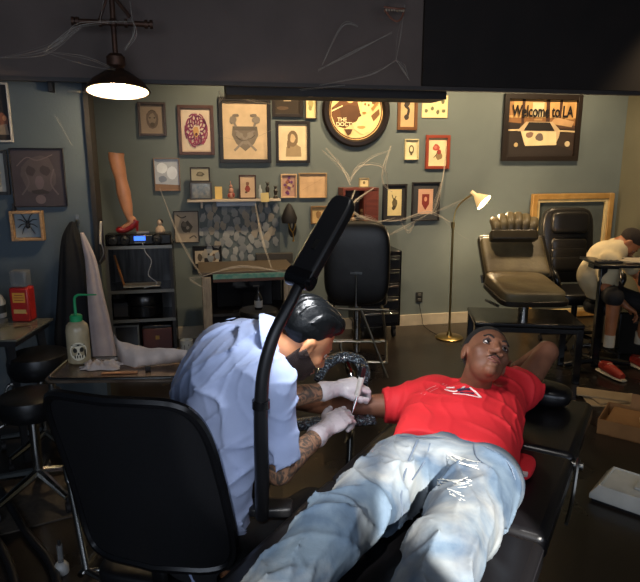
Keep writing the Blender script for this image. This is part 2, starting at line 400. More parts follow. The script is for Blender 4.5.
picture('small brown framed pencil sketch of a bearded face, nearest the pendant lamp', (138, 102, 166, 136), '3a2b25', .022, None, 0, '8c7c6c', [blob('5f5248', .5, .5, .3, .35, 12, .15), blob('7c6e60', .5, .5, .2, .24), ('l', '463c35', .03, [(.35, .75), (.5, .82), (.65, .75)]), ('e', '463c35', .4, .55, .04, .03), ('e', '463c35', .6, .55, .04, .03), blob('4d4239', .5, .3, .13, .1)])
snakes = []
for i in range(26):
    a = 2*PI*i/26; r0, r1 = .12+.05*R.random(), .34+.08*R.random(); da = .5*(1 if i % 2 else -1)
    snakes.append(('l', R.choice(['8a3558', '7a2f58', '9c4560', '6b2d4e']), .05, [(.5+r*math.cos(a+da*t), .5+r*1.02*math.sin(a+da*t)) for t, r in ((0, r0), (.5, (r0+r1)/2), (1.2, r1), (2, r1*1.02))]))
snakes.append(blob('c79a62', .5, .47, .13, .16)); snakes.append(('e', '4e2030', .5, .4, .05, .04))
picture('brown framed drawing of crimson writhing snakes around a head', (178, 105, 214, 155), '4e3128', .03, 'd1b9a2', .012, 'd6c4ae', snakes)
hb = [('p', '7d7265', [(.5, .14), (.3, .27), (.2, .42), (.22, .55), (.78, .55), (.8, .42), (.7, .27)]), ('l', '90857a', .05, [(.25, .15), (.5, .34), (.75, .54)]), ('l', '90857a', .05, [(.75, .15), (.5, .34), (.25, .54)]),
      ('p', '6d6358', [(.24, .5), (.76, .5), (.78, .57), (.22, .57)]), blob('91877a', .38, .42, .1, .06), blob('91877a', .62, .42, .1, .06), blob('8b8174', .5, .3, .08, .06), ('l', '5e554c', .02, [(.3, .4), (.42, .33), (.6, .35), (.72, .42)])]
for sx in (-1, 1):
    hb += [blob('8a7f72', .5+sx*.27, .68, .12, .09, 9, .4), blob('7c7165', .5+sx*.2, .76, .1, .035, 7, .3), ('l', '8a7f72', .05, [(.5+sx*.2, .56), (.5+sx*.24, .64), (.5+sx*.25, .7)])]
picture('largest black framed drawing, two birds above a heart shaped crest on cream paper', (219, 97, 271, 163), '1b1715', .035, None, 0, 'd4ba96', hb, depth=.035)
picture('dark framed picture half hidden by the beam, small pale square at its top', (272, 82, 303, 117), '241c17', .03, '2e2621', .0, '33291f', [('p', 'c7b190', [(.35, .45), (.65, .45), (.65, .75), (.35, .75)]), blob('6a4c2f', .5, .6, .08, .1), blob('574434', .3, .2, .3, .08)])
picture('narrow pale print under the beam, between dark picture and round picture', (305, 84, 317, 119), '3a2d1d', .01, None, 0, 'e0cf98', [blob('a89a62', .5, .45, .3, .2), blob('8d8658', .45, .3, .2, .1)])
picture('black framed sketch of a long haired woman on cream paper', (276, 121, 310, 163), '1d1713', .026, None, 0, 'ddc9a2', [('p', 'a08a68', [(.25, .1), (.8, .1), (.78, .36), (.62, .45), (.4, .45), (.27, .36)]), blob('7b664c', .5, .6, .2, .24, 14, .1), blob('c9ad84', .5, .6, .11, .15), blob('78634a', .36, .45, .08, .16)])
picture('small brown framed dark calligraphic drawing between the round picture and flash sheet', (398, 84, 418, 130), '6e4a2c', .03, None, 0, 'c4a578', [('l', '322a24', .18, [(.45, .85), (.6, .7), (.35, .55), (.6, .45), (.5, .25)]), blob('3c332a', .45, .25, .2, .08), blob('3c332a', .5, .6, .22, .08)])
picture('unframed sheet of pale tattoo flash at the top right', (422, 95, 448, 118), 'b3a06e', .005, None, 0, 'dcd19c', [blob('6f6d4c', x, y, .09, .12, 8, .4) for x, y in ((.2, .75), (.5, .78), (.82, .72), (.15, .3), (.4, .4), (.62, .25), (.85, .3))], name='flash_sheet', depth=.008)
picture('tiny cream framed emblem left of the red frame', (405, 139, 419, 160), 'cbbd90', .01, None, 0, 'd9cfa4', [('e', '5a5138', .5, .5, .22, .24), ('e', 'd9cfa4', .5, .52, .12, .14), ('p', '5a5138', [(.4, .2), (.6, .2), (.5, .4)])])
picture('red wooden framed rose drawing', (426, 135, 450, 169), '8a3a26', .03, None, 0, 'e2cda0', [blob('ad4a3c', .42, .66, .22, .16, 10, .35), blob('8a7350', .6, .36, .22, .16, 10, .35), blob('93372f', .6, .5, .14, .1), blob('c0705c', .4, .68, .1, .07), ('l', '57533a', .04, [(.3, .3), (.45, .42), (.5, .55)])])
picture('dark framed picture with a tall pale print of a bird', (383, 184, 407, 221), '231f20', .018, '2c2b2e', .035, 'd6c48e', [blob('5d5238', .5, .45, .22, .28, 11, .4), ('l', '4a412d', .06, [(.3, .8), (.45, .6), (.6, .75)]), blob('3f3727', .45, .3, .15, .1)])
picture('dark framed picture with a small red emblem in its centre', (412, 182, 440, 221), '242122', .016, '35373b', .055, 'cfa084', [('p', '7c2a24', [(.5, .15), (.25, .4), (.25, .8), (.75, .8), (.75, .4)]), ('e', 'cf8f72', .5, .6, .1, .1)])
lc = picture('framed glossy photograph with white daylight reflections painted into its print, beside the mannequin leg', (154, 158, 180, 191), '8a6e5a', .008, None, 0, 'b7bec8', [blob('e4eaf0', .3, .7, .25, .2, 12, .2), blob('dfe6ef', .7, .55, .25, .22, 12, .2), blob('8a94a4', .3, .35, .2, .12), ('p', '8d705a', [(0, 0), (1, 0), (1, .16), (0, .2)])])  # pale blobs in the print stand in for window glare
picture('square framed ink drawing of a leafy ornament below left end of the shelf', (174, 211, 199, 243), '241d1b', .008, None, 0, '9c9182', [blob('4d473e', .5, .5, .28, .26, 14, .45), blob('6b6357', .42, .58, .12, .1), blob('9c9182', .55, .47, .08, .07), ('l', '4d473e', .05, [(.1, .9), (.3, .8), (.5, .85)]), ('l', '4d473e', .05, [(.6, .12), (.8, .2), (.9, .12)])])
two = picture('black double frame with two small portraits under the leafy drawing', (193, 246, 222, 269), '120f10', .004, '151213', .0, '141213', [('p', 'a99d8a', [(.06, .22), (.38, .22), (.38, .8), (.06, .8)]), ('p', 'b3a68f', [(.58, .22), (.9, .22), (.9, .8), (.58, .8)]), blob('4d4438', .22, .5, .1, .2), blob('5d4a38', .74, .5, .1, .2)])
picture('small crowded purple and red pattern picture at the right end of the shelf', (281, 174, 297, 198), 'c4a27c', .012, None, 0, 'b08a78', [blob(R.choice(['7a3550', '8a5a40', '6a3a6a', 'c0a080']), .15+.7*R.random(), .1+.8*R.random(), .14, .09, 7, .4) for _ in range(18)])
picture('thin framed blank tan paper at the right end above the hanging mask', (299, 173, 327, 198), 'a88a60', .008, None, 0, 'c9a67e', [('l', 'b28e68', .01, [(.1, .3), (.4, .5), (.9, .8)]), ('l', 'b89570', .01, [(.1, .6), (.5, .62), (.9, .6)])])
picture('small tan framed picture half hidden behind the black lamp head', (311, 206, 330, 224), '7a5c38', .014, None, 0, 'c0a06c', [blob('8c6a40', .4, .5, .2, .3)])
# the police car picture
wl = picture('large dark framed picture of a police car under lettering and palm trees', (504, 94, 581, 161), '231b17', .05, None, 0, '5a4030', [
    ('p', 'd8a868', [(0, .62), (1, .62), (1, 1), (0, 1)]), ('p', '8e6238', [(0, .55), (1, .55), (1, .68), (0, .68)]), ('p', '3a2a22', [(0, .0), (1, .0), (1, .5), (0, .5)]),
    ('p', 'b08050', [(.0, .72), (.08, .72), (.08, .98), (0, .98)]), ('p', '4b2f20', [(.2, .5), (.24, .5), (.245, 1), (.2, 1)]), ('p', '4b2f20', [(.56, .55), (.62, .55), (.6, 1), (.55, 1)]), ('p', '4b2f20', [(.75, .6), (.78, .6), (.79, 1), (.75, 1)]),
    ('p', 'ecd8a8', [(.35, .7), (.52, .7), (.52, .95), (.35, .95)]), ('p', 'c99a5c', [(.84, .66), (.97, .66), (.97, .95), (.86, .95)]),
    ('p', 'caa070', [(.62, .58), (.95, .52), (.98, .62), (.7, .7)]), ('p', '2b211d', [(0, .48), (.18, .48), (.2, .58), (0, .6)]),
    ('p', 'cdb188', [(.15, .45), (.27, .61), (.66, .61), (.8, .44), (.72, .2), (.25, .2)]), ('p', '221c1a', [(.24, .45), (.31, .6), (.62, .6), (.7, .45)]), ('p', 'ead2a0', [(.2, .44), (.72, .44), (.74, .2), (.28, .18)]),
    ('p', '3a2d24', [(.78, .44), (.98, .46), (.98, .1), (.74, .14)]), ('p', '2b231e', [(.02, .44), (.2, .44), (.27, .18), (.02, .08)]), ('l', 'dcc090', .02, [(.0, .46), (.1, .46), (.2, .47)]), ('l', 'dcc090', .02, [(.75, .45), (.88, .45), (1, .44)]),
    blob('8a6a58', .33, .38, .07, .06), blob('6f6058', .48, .34, .07, .08), ('p', 'b48a58', [(.38, .63), (.5, .63), (.5, .67), (.38, .67)]), ('e', 'b9a070', .14, .2, .03, .04), ('e', 'cdb890', .9, .22, .04, .05), ('p', '2c2420', [(.28, .18), (.74, .2), (.98, .1), (.98, 0), (0, 0), (0, .08)])], depth=.04)
_, _, w, h = rect(YB-.04, 504, 94, 581, 161)
blackletter('Welcome to LA', h*.24, Matrix.Translation((0, -.02, h*.74)) @ Euler((PI/2, 0, 0)).to_matrix().to_4x4(), 'lettering', mat('ink_18120f', '18120f', .7), wl, .0008, width=.60*w/(h*1.2))
# the round picture
c = onY(357, 111, YB-.05); rr = (onY(391, 111, YB-.05).x-onY(323, 111, YB-.05).x)/2
rp = thing('round_picture', 'large round picture of two figures in a wide dark round frame', 'picture', (c.x, YB-.001, c.z))
rt = Euler((PI/2, 0, 0)).to_matrix()
MB().lathe([(rr*.8, 0), (rr*.8, .03), (rr*.85, .05), (rr*.95, .05), (rr, .03), (rr, 0)], (0, 0, 0), rt, 48).build('frame', mat('round_frame', '1d1614', .35), rp)
b = MB(mat('round_print', 'd8b070', .6)); b.lathe([(0, .012), (rr*.82, .012), (rr*.82, 0)], (0, 0, 0), rt, 48)
def ra(c_, pts, k): b.use(mat('ink_'+c_, c_, .7)); b.add([(x*rr*.8, -.0125-.0005*k, z*rr*.8) for x, z in pts], [tuple(range(len(pts)))])
circ = lambda cx, cz, a, bb, n=16, j=0: [(cx+a*math.cos(2*PI*i/n)*(1-j*R.random()), cz+bb*math.sin(2*PI*i/n)*(1-j*R.random())) for i in range(n)]
ra('5e3c22', circ(0, 0, .97, .97, 40), 1); ra('ecd090', circ(0, 0, .93, .93, 40), 2)
ra('6b4426', [(-.9, .1), (-.6, .35), (-.6, .8), (-.2, .9), (.0, .5), (.15, .0), (.1, -.3), (-.4, -.6), (-.75, -.5), (-.9, -.15)], 3)
ra('7a5430', [(.1, .9), (.45, .85), (.75, .55), (.8, .2), (.5, .3), (.2, .3)], 4)
ra('f0cc88', circ(-.22, .55, .2, .3, 14, .1), 5); ra('7a5230', circ(-.24, .75, .14, .12, 10, .2), 6); ra('8f6236', circ(-.22, .42, .1, .07, 10, .1), 7)
ra('5a3a22', [(-.6, .1), (-.3, .22), (.02, .18), (.2, -.15), (.15, -.35), (-.2, -.3), (-.55, -.25)], 8)
ra('f2dc9c', circ(.38, .2, .22, .3, 12, .2), 9); ra('8a6436', circ(.33, .25, .04, .05), 10); ra('8a6436', circ(.46, .22, .04, .05), 11)
ra('f0d898', [(.1, -.2), (.5, -.05), (.75, -.3), (.5, -.7), (.2, -.8), (-.1, -.6)], 12); ra('a87c40', [(.55, .1), (.8, .4), (.84, .3), (.62, .0)], 13)
ra('7c5832', [(.55, -.15), (.85, .1), (.88, -.1), (.65, -.35)], 14); ra('a8803f', circ(.3, -.05, .08, .04), 15); ra('c59a58', circ(.2, -.55, .2, .06, 10, .3), 16)
ra('5a3a22', [(-.45, -.62), (-.12, -.62), (-.2, -.8), (-.3, -.84)], 17); ra('f4e0a8', [(-.9, .02), (-.5, .2), (-.5, .16), (-.9, -.03)], 18)
b.build('print', None, rp, fix=False)
for txt, dx, dz, sz in (('THE', -.52, -.3, .075), ('DOCTY', -.40, -.46, .078), ('BRIII', -.62, .62, .16)):
    blackletter(txt, rr*sz*2, Matrix.Translation((dx*rr*.8, -.022, dz*rr*.8)) @ Euler((PI/2, 0, 0)).to_matrix().to_4x4(), 'lettering', mat('ink_f6e6b4', 'f6e6b4', .6), rp, .0006)
# the big empty wooden frame leaning on the wall
A, B_ = onY(531, 193, YB-.03), onY(612, 192, YB-.03); w = B_.x-A.x; h = A.z-onY(540, 300, YB-.2).z+.25
ef = thing('empty_wooden_frame', 'large empty gold and pale wood frame leaning on wall behind chairs', 'picture frame', ((A.x+B_.x)/2, YB-.06, .012)); h = A.z-.02
f = MB(); g = MB()
for sx in (-1, 1): f.box((sx*(w/2-.03), 0, h/2), (.06, .05, h)); g.box((sx*(w/2-.075), .005, h/2), (.03, .035, h-.12))
for z in (.03, h-.03): f.box((0, 0, z), (w-.12, .05, .06))
for z in (.075, h-.075): g.box((0, .005, z), (w-.18, .035, .03))
f.build('outer_moulding', mat('gilt_wood', 'b08a50', .45, col2='96703a', nscale=8), ef, bev=.006)
g.build('inner_moulding', mat('cream_slip', 'cdb684', .5), ef, bev=.003)
MB().box((0, .018, h/2), (w-.2, .006, h-.2)).build('backing', mat('grey_backing', '4c5352', .8), ef)
# outlet
a = onY(419, 297, YB)
ol = thing('wall_outlet', 'black double wall outlet with a cord above the baseboard', 'outlet', (a.x, YB-.001, a.z-.055))
MB().box((0, -.004, .055), (.075, .008, .11)).build('cover_plate', mat('outlet_black', '2b2c2c', .4), ol, bev=.002)
for z in (.03, .08): MB().box((0, -.012, z), (.035, .012, .03)).build('socket', mat('outlet_socket', '4a4a48', .4), ol, bev=.003)
cd = MB().tube([onY(419, 303, YB-.02), onY(422, 318, YB-.06), onZ(424, 326, .02), onZ(436, 334, .008), onZ(447, 334, .008)], .004, 6, 6).build('power_cord', m_black)
origin_to(cd, onZ(436, 334, 0)); tag(cd, 'thin black cord running from wall outlet to the brass floor lamp', 'cord')

# ================================================================== WALL SHELF AND WHAT STANDS ON IT
a, b2 = onY(187, 199, YB-.16), onY(281, 200, YB-.16); zs = (a.z+b2.z)/2
sh = thing('wall_shelf', 'long narrow white wall shelf holding small frames and figurines', 'shelf', ((a.x+b2.x)/2, YB-.001, zs-.02))
MB().box((0, -.08, .01), (b2.x-a.x, .158, .02)).build('board', mat('shelf_white', 'b8aa98', .5), sh, bev=.002)
for x in (-.3, .3): MB().box((x, -.06, -.03), (.02, .1, .06)).build('bracket', mat('shelf_white', 'b8aa98', .5), sh)
a, b3 = onY(216, 200, YB-.1), onY(256, 201, YB-.1)
ls = MB().box(((a.x+b3.x)/2, YB-.075, zs-.046), (b3.x-a.x, .06, .045)).build('light_strip', mat('strip_plastic', '8e97a4', .4), bev=.006)
origin_to(ls, ((a.x+b3.x)/2, YB-.05, zs-.07)); tag(ls, 'grey plastic light strip mounted under the wall shelf', 'light')
def small_frame(px, Y, z0, fc, base, shapes, label, lean=0, fw=.012, name='standing_frame'):
    a, b = onY(px[0], (px[1]+px[3])/2, Y), onY(px[2], (px[1]+px[3])/2, Y); w = b.x-a.x; h = onY(px[0], px[1], Y).z-z0
    t = thing(name, label, 'picture frame', ((a.x+b.x)/2, Y, z0), 0, 'small standing frames by the back wall')
    f = MB()
    for sx in (-1, 1): f.box((sx*(w/2-fw/2), 0, h/2), (fw, .02, h))
    for z in (fw/2, h-fw/2): f.box((0, 0, z), (w-2*fw, .02, fw))
    f.build('frame', mat('frame_'+fc, fc, .45), t, bev=.002)
    art(t, 'print', w-2*fw, h-2*fw, base, shapes, y=-.003, z0=fw); t.rotation_euler = (0, lean, 0); return t
Ys = YB-.09; zt = zs+.001
bx = thing('display_box', 'dark glass fronted box at the left end of the wall shelf', 'box', (onY(201, 190, Ys).x, Ys, zt))
hb_ = onY(200, 182, Ys).z-zt
MB().box((0, 0, hb_/2), (.2, .1, hb_)).build('case', mat('dark_case', '3c3631', .4), bx, bev=.004)
MB().box((0, -.052, hb_/2), (.16, .006, hb_-.03)).build('front_glass', mat('case_front', '4d5148', .15, col2='6b6552', nscale=30), bx)
small_frame((190, 167, 210, 182), Ys, zt+hb_+.001, '2a2019', 'a39c86', [blob('5b5546', .5, .5, .3, .25, 12, .4), blob('7c7561', .5, .55, .15, .15)], 'wide dark frame with leafy drawing, standing on top of the shelf box')
yc = MB().box((0, 0, .058), (.065, .004, .115)).build('yellow_card', mat('yellow_card', 'd3b268', .6)); yc.location = (onY(218.5, 190, Ys-.03).x, Ys-.03, zt); yc.rotation_euler = (math.radians(-6), 0, 0)
tag(yc, 'upright yellow card standing on the wall shelf', 'card')
fg = thing('figurine', 'pink and red seated figurine on the shelf beside yellow card', 'figurine', (onY(231, 190, Ys).x, Ys, zt))
b = MB(mat('figurine_pink', 'a87a68', .5)); b.ell((0, 0, .03), (.035, .025, .03)); b.ell((0, 0, .075), (.024, .018, .03)); b.ell((0, 0, .115), (.015, .015, .018)); b.cyl((0, 0, .125), (-.004, 0, .165), .006, .003)
b.build('body', None, fg); MB().ell((.02, -.018, .04), (.012, .01, .02)).ell((-.02, -.018, .035), (.012, .01, .02)).build('dress_trim', mat('figurine_red', '8c3a34', .5), fg)
small_frame((239, 175, 256, 197), Ys, zt, '3b241c', 'bfa387', [blob('8a3c34', .5, .4, .22, .2, 12, .3), blob('7c5844', .5, .65, .15, .12), blob('5c4034', .4, .25, .12, .06)], 'brown framed red rose picture standing mid shelf')
bt = MB(mat('grey_glass', '9aa0a2', .2)).lathe([(0, 0), (.018, 0), (.02, .01), (.02, .08), (.008, .1), (.008, .13), (0, .13)]).build('glass_bottle'); bt.location = (onY(260, 188, Ys).x, Ys, zt); tag(bt, 'small pale grey glass bottle on the shelf behind the yellow note', 'bottle')
for x, hh, lb in ((267.5, .16, 'taller dark horned statuette near the right end of the shelf'), (275.5, .12, 'shorter dark statuette at the very right end of the shelf')):
    t = thing('statuette', lb, 'statuette', (onY(x, 188, Ys).x, Ys, zt), 0)
    b = MB(mat('statuette_dark', '2c2620', .4)); b.lathe([(0, 0), (.024, 0), (.024, .012), (.012, .03), (.018, hh*.45), (.02, hh*.6), (.008, hh*.75), (0, hh*.76)]); b.ell((0, 0, hh*.84), (.013, .013, .017))
    b.tube([(-.01, 0, hh*.9), (-.018, 0, hh*.98), (-.01, 0, hh)], [.004, .003, .001], 6); b.tube([(.01, 0, hh*.9), (.018, 0, hh*.98), (.01, 0, hh)], [.004, .003, .001], 6); b.build('figure', None, t)
nt_ = MB().box((0, 0, -.05), (.075, .002, .085)).build('sticky_note', mat('note_yellow', 'd9c486', .7)); nt_.location = (onY(264.5, 196, YB-.168).x, YB-.168, onY(264, 192, YB-.168).z+.0); nt_.rotation_euler = (math.radians(4), math.radians(-4), 0)
tag(nt_, 'pale yellow paper note hanging over the front edge of the shelf', 'note')
# stencil board with cut papers
a, b4, c4 = onY(190, 230, YB), onY(283, 230, YB), onY(230, 262, YB)
bd = MB().box(((a.x+b4.x)/2+.03, YB-.003, (zs-.06+c4.z)/2), ((b4.x-a.x)*.86, .005, zs-.06-c4.z)).build('stencil_board', mat('board_blue', '545e62', .8)); origin_to(bd, ((a.x+b4.x)/2, YB-.003, c4.z)); tag(bd, 'dark blue backing board under the shelf, behind the cut paper stencils', 'board')
R2 = random.Random(11); spots = []
for i in range(4000):
    x, y = R2.uniform(203, 277), R2.uniform(207, 259)
    if y > 245 and x > 252: continue
    if y > 232+.0*x and x < 205: continue
    if all((x-p)**2/34+(y-q)**2/48 > 1 for p, q in spots): spots.append((x, y))
spots.append((200.5, 232))
m_st = [mat('stencil_paper', '878a8b', .8), mat('stencil_paper_tan', '918a7e', .8), mat('stencil_paper_dark', '767b7f', .8)]
for i, (x, y) in enumerate(spots):
    p = onY(x, y, YB-.012); n = 14; r = .043
    ph = [R2.uniform(.68, 1.05) for _ in range(n)]; el = R2.uniform(.65, 1)
    b = MB(); b.prism([(r*el*ph[k]*math.cos(2*PI*k/n), r*1.25*ph[k]*math.sin(2*PI*k/n)) for k in range(n)], .0015, lambda a_, b_, d: Vector((a_, -d, b_)))
    o = b.build('paper_stencil', R2.choice(m_st)); o.location = p; o.rotation_euler = (R2.uniform(-.12, .12), R2.uniform(-.3, .3), 0)
    tag(o, 'cut out grey tattoo stencil paper pinned on the wall below shelf', 'stencil', 'cut out stencil papers under the wall shelf')
# hanging black mask with gold and white ornament
p = onY(289, 203, YB-.07)
hm = thing('hanging_mask', 'black hooded mask with gold and white ornaments hung below tan paper', 'mask', (p.x, YB-.001, p.z-.36))
b = MB(mat('hood_black', '141214', .7)); b.lathe([(0, .36), (.02, .345), (.05, .29), (.078, .22), (.07, .17), (.03, .18), (0, .2)], (0, -.07, 0)); b.build('hood', None, hm)
b = MB(mat('mask_white', 'b3aa96', .4)); b.ell((-.015, -.1, .2), (.018, .015, .03)); b.ell((.02, -.1, .17), (.01, .012, .05)); b.build('face', None, hm)
b = MB(mat('ornament_gold', '9a7a34', .35, .8)); b.tube([(-.02, -.11, .2), (.0, -.12, .12), (.03, -.11, .07), (.035, -.1, 0)], .006, 8, 4); b.tube([(.05, -.1, .22), (.05, -.11, .14), (.03, -.1, .08)], .005, 8, 4); b.ell((.033, -.1, .0), .01); b.build('chain', None, hm)
b = MB(m_black); b.ell((.03, -.08, .11), (.04, .02, .08)); b.build('cloth', None, hm)
a, b5 = onY(256, 259, YB-.05), onY(293, 259, YB-.05)
db = MB().box(((a.x+b5.x)/2, YB-.03, a.z), (b5.x-a.x, .055, .1)).build('dark_wall_box', mat('dark_box', '35322f', .6), bev=.005); origin_to(db, ((a.x+b5.x)/2, YB-.03, a.z-.05)); tag(db, 'flat dark box fixed on the wall just above the teal topped cabinet', 'box')

# ================================================================== TEAL TOPPED CABINET WITH MONITOR
dY = 5.1
a, b6 = onY(201, 280, dY), onY(293, 280, dY); zt2 = onY(250, 273, dY).z
cb = thing('display_cabinet', 'pale wood framed open cabinet with a teal front rail and dark interior', 'cabinet', ((a.x+b6.x)/2, dY+.25, 0)); w = b6.x-a.x; cab_cx = (a.x+b6.x)/2
m_pw = mat('weathered_wood', '8f8474', .6, col2='746a5c', nscale=10, stretch=(6, 6, 1))
MB().box((0, 0, zt2+.01), (w+.04, .54, .025)).build('top', mat('cabinet_top', '4f4538', .5), cb, bev=.004)
MB().box((.02, -.262, zt2-.02), (w-.16, .02, .045)).build('teal_rail', mat('teal_paint', '3f7a70', .45, col2='6f8f80', nscale=25), cb, bev=.003)
MB().box((.02, -.255, zt2-.055), (w-.16, .02, .028)).build('brown_rail', mat('red_brown_wood', '5e3c2c', .5), cb)
for sx in (-1, 1): MB().box((sx*(w/2-.045), -.245, zt2/2-.01), (.075, .05, zt2-.02)).build('post', m_pw, cb, bev=.004); MB().box((sx*(w/2-.02), .02, zt2/2), (.03, .46, zt2-.01)).build('side_panel', mat('cabinet_side', '4d4238', .6), cb)
MB().box((0, .24, zt2/2), (w-.08, .02, zt2-.02)).build('back_panel', m_black, cb)
MB().box((0, 0, .38), (w-.08, .44, .025)).build('shelf', mat('cabinet_shelf', '2c2826', .5), cb)
mo = thing('computer_monitor', 'black switched off monitor inside the teal railed cabinet', 'monitor', (cab_cx-.02, dY+.12, .395))
MB().box((0, 0, .16), (w*.62, .03, .24)).build('screen', mat('monitor_black', '0b0b0d', .15), mo, bev=.006); MB().box((0, .01, .025), (.05, .03, .05)).build('neck', m_black, mo); MB().box((0, 0, .006), (.2, .14, .012)).build('foot', m_black, mo)
# bottle standing in front of it
p = onY(258, 316, dY-.35)
st_ = thing('supply_stool', 'small black stool in front of the display cabinet', 'stool', (p.x, dY-.42, 0))
MB().lathe([(0, .47), (.15, .47), (.16, .49), (.16, .51), (.15, .53), (0, .53)]).build('seat', mat('black_vinyl', '121214', .35), st_)
for k in range(3): MB().cyl((.11*math.cos(k*2.1), .11*math.sin(k*2.1), .48), (.17*math.cos(k*2.1), .17*math.sin(k*2.1), 0), .012).build('leg', m_black, st_)
bo = thing('pump_bottle', 'small dark pump bottle with pale label in front of the monitor', 'bottle', (p.x, dY-.42, .531))
MB(mat('bottle_dark', '16171a', .25)).lathe([(0, 0), (.03, 0), (.032, .01), (.032, .1), (.015, .125), (.012, .15), (0, .15)]).build('body', None, bo); MB().cyl((0, 0, .14), (0, 0, .19), .006).box((-.015, 0, .19), (.05, .014, .012)).build('pump', m_black, bo)
MB().lathe([(.033, .02), (.033, .075)]).build('label_band', mat('label_grey', '8a8d90', .5), bo)
# ================================================================== SHELF UNIT WITH STEREO
m_chrome = mat('chrome', 'b9b9b6', .18, 1); m_vinyl = mat('black_vinyl', '121214', .35); m_steel = mat('dull_steel', '6f6e6a', .35, 1)
m_gl = mat('gloss_black', '101012', .25)
sY = 4.75
a, b7 = onY(104, 247, sY), onY(179, 290, sY); sw = onY(172, 247, sY).x-a.x; shz = onY(140, 246, sY).z; scx = a.x+sw/2
su = thing('shelf_unit', 'black metal shelf unit with grey edges standing by the coat', 'shelf unit', (scx, sY+.2, 0))
m_edge = mat('grey_metal_edge', '77756f', .35, .7); lev = [.07, shz-.80 if shz > .9 else .2, onY(140, 317, sY).z, onY(140, 288, sY).z, shz]
lev = [.06, onY(150, 352, sY).z, onY(150, 319, sY).z, onY(150, 290, sY).z, shz]
for z in lev:
    MB().box((0, 0, z-.012), (sw, .38, .02)).build('shelf_board', m_gl, su); 
for z in lev: MB().box((0, -.195, z-.01), (sw, .012, .024)).build('shelf_edge', m_edge, su)
for sx in (-1, 1):
    MB().box((sx*(sw/2-.012), -.19, shz/2), (.024, .02, shz)).build('upright', m_edge if sx < 0 else m_black, su)
    MB().box((sx*(sw/2-.006), .01, shz/2), (.012, .38, shz)).build('side_panel', m_gl, su)
MB().box((0, .19, shz/2), (sw, .006, shz)).build('back_panel', mat('grey_sheen_back', '4c4b4a', .3, .3, col2='2c2b2b', nscale=5, stretch=(6, 1, .6)), su)
sx0 = scx; sy = sY+.2
# stereo
st = thing('boombox', 'long black stereo with two round speakers and a blue lit display', 'stereo', (scx+.0, sy-.08, shz+.001)); bw = onY(173, 240, sY).x-onY(106, 240, sY).x; bh = .085
MB().box((0, 0, bh/2), (bw, .16, bh)).build('case', m_gl, st, bev=.012)
for x in (-bw*.38, -bw*.2, bw*.28):
    sp = MB(mat('speaker_cone', '26272a', .5)).lathe([(0, .004), (.01, .012), (.03, .002), (.034, .008), (.037, .0)], (x, -.081, bh/2), Euler((PI/2, 0, 0)).to_matrix(), 20).build('speaker', None, st)
    MB().lathe([(.034, .0), (.038, .006), (.04, 0)], (x, -.081, bh/2), Euler((PI/2, 0, 0)).to_matrix(), 20).build('speaker_ring', m_steel, sp)
MB().box((.01, -.082, bh*.62), (.085, .004, .034)).build('display', mat('lcd_blue', '1c3c8c', .3, emit='3a6cff', estr=2.2), st)
MB().box((.01, -.082, bh*.25), (.08, .004, .01)).build('button_row', m_steel, st)
MB().box((bw*.06, 0, bh+.006), (.09, .05, .01)).build('dock', mat('grey_plastic', '8b8b8b', .4), st)
# mannequin leg with red shoe
p0 = onY(129, 233, sY+.05); s_ = (onY(125, 152, sY+.05).z-p0.z)
lg = thing('mannequin_leg', 'tan mannequin leg in a red high heel standing on the stereo', 'mannequin leg', (p0.x, sy-.08, shz+bh+.014)); s_ = onY(125, 153, sy-.08).z-(shz+bh+.014)
def L3(x, z, y=0): return (x*s_, y*s_, z*s_)
MB().tube([L3(-.10, 1.0), L3(-.105, .93), L3(-.085, .8), L3(-.065, .66), L3(-.045, .5), L3(-.02, .34), L3(.005, .2), L3(.035, .13)], [.098*s_, .096*s_, .088*s_, .074*s_, .088*s_, .074*s_, .046*s_, .045*s_], 18, 5).ell(L3(.04, .15), (.052*s_, .04*s_, .05*s_)).tube([L3(.05, .14), L3(-.02, .08), L3(-.09, .05)], [.048*s_, .042*s_, .03*s_], 12, 3).build('leg_form', mat('mannequin_tan', 'c68c68', .4, col2='b67e5c'), lg)
b = MB(mat('shoe_red', '8e1f24', .3)); b.tube([L3(.085, .15), L3(.04, .085), L3(-.05, .03), L3(-.13, .025), L3(-.17, .02)], [.045*s_, .05*s_, .042*s_, .045*s_, .018*s_], 12, 4); b.tube([L3(.085, .12), L3(.095, 0)], [.03*s_, .012*s_], 8); b.build('high_heel', None, lg)
MB().lathe([(0, 1.0*s_), (.093*s_, 1.0*s_), (.096*s_, .985*s_), (.09*s_, .96*s_)], (-.10*s_, 0, 0)).build('stocking_top', mat('stocking_band', '8c5a40', .6), lg)
fgx = onY(160, 232, sy-.08).x
sf = thing('tiny_statue', 'small pale bust with dark hair standing on the right end of stereo', 'statuette', (fgx, sy-.06, shz+bh+.001))
MB(mat('bust_pale', 'b39c86', .5)).lathe([(0, 0), (.035, 0), (.04, .01), (.03, .04), (.012, .055), (0, .056)]).ell((0, 0, .075), (.02, .02, .026)).build('bust', None, sf); MB().ell((.006, .006, .085), (.021, .02, .02)).build('hair', m_black, sf)
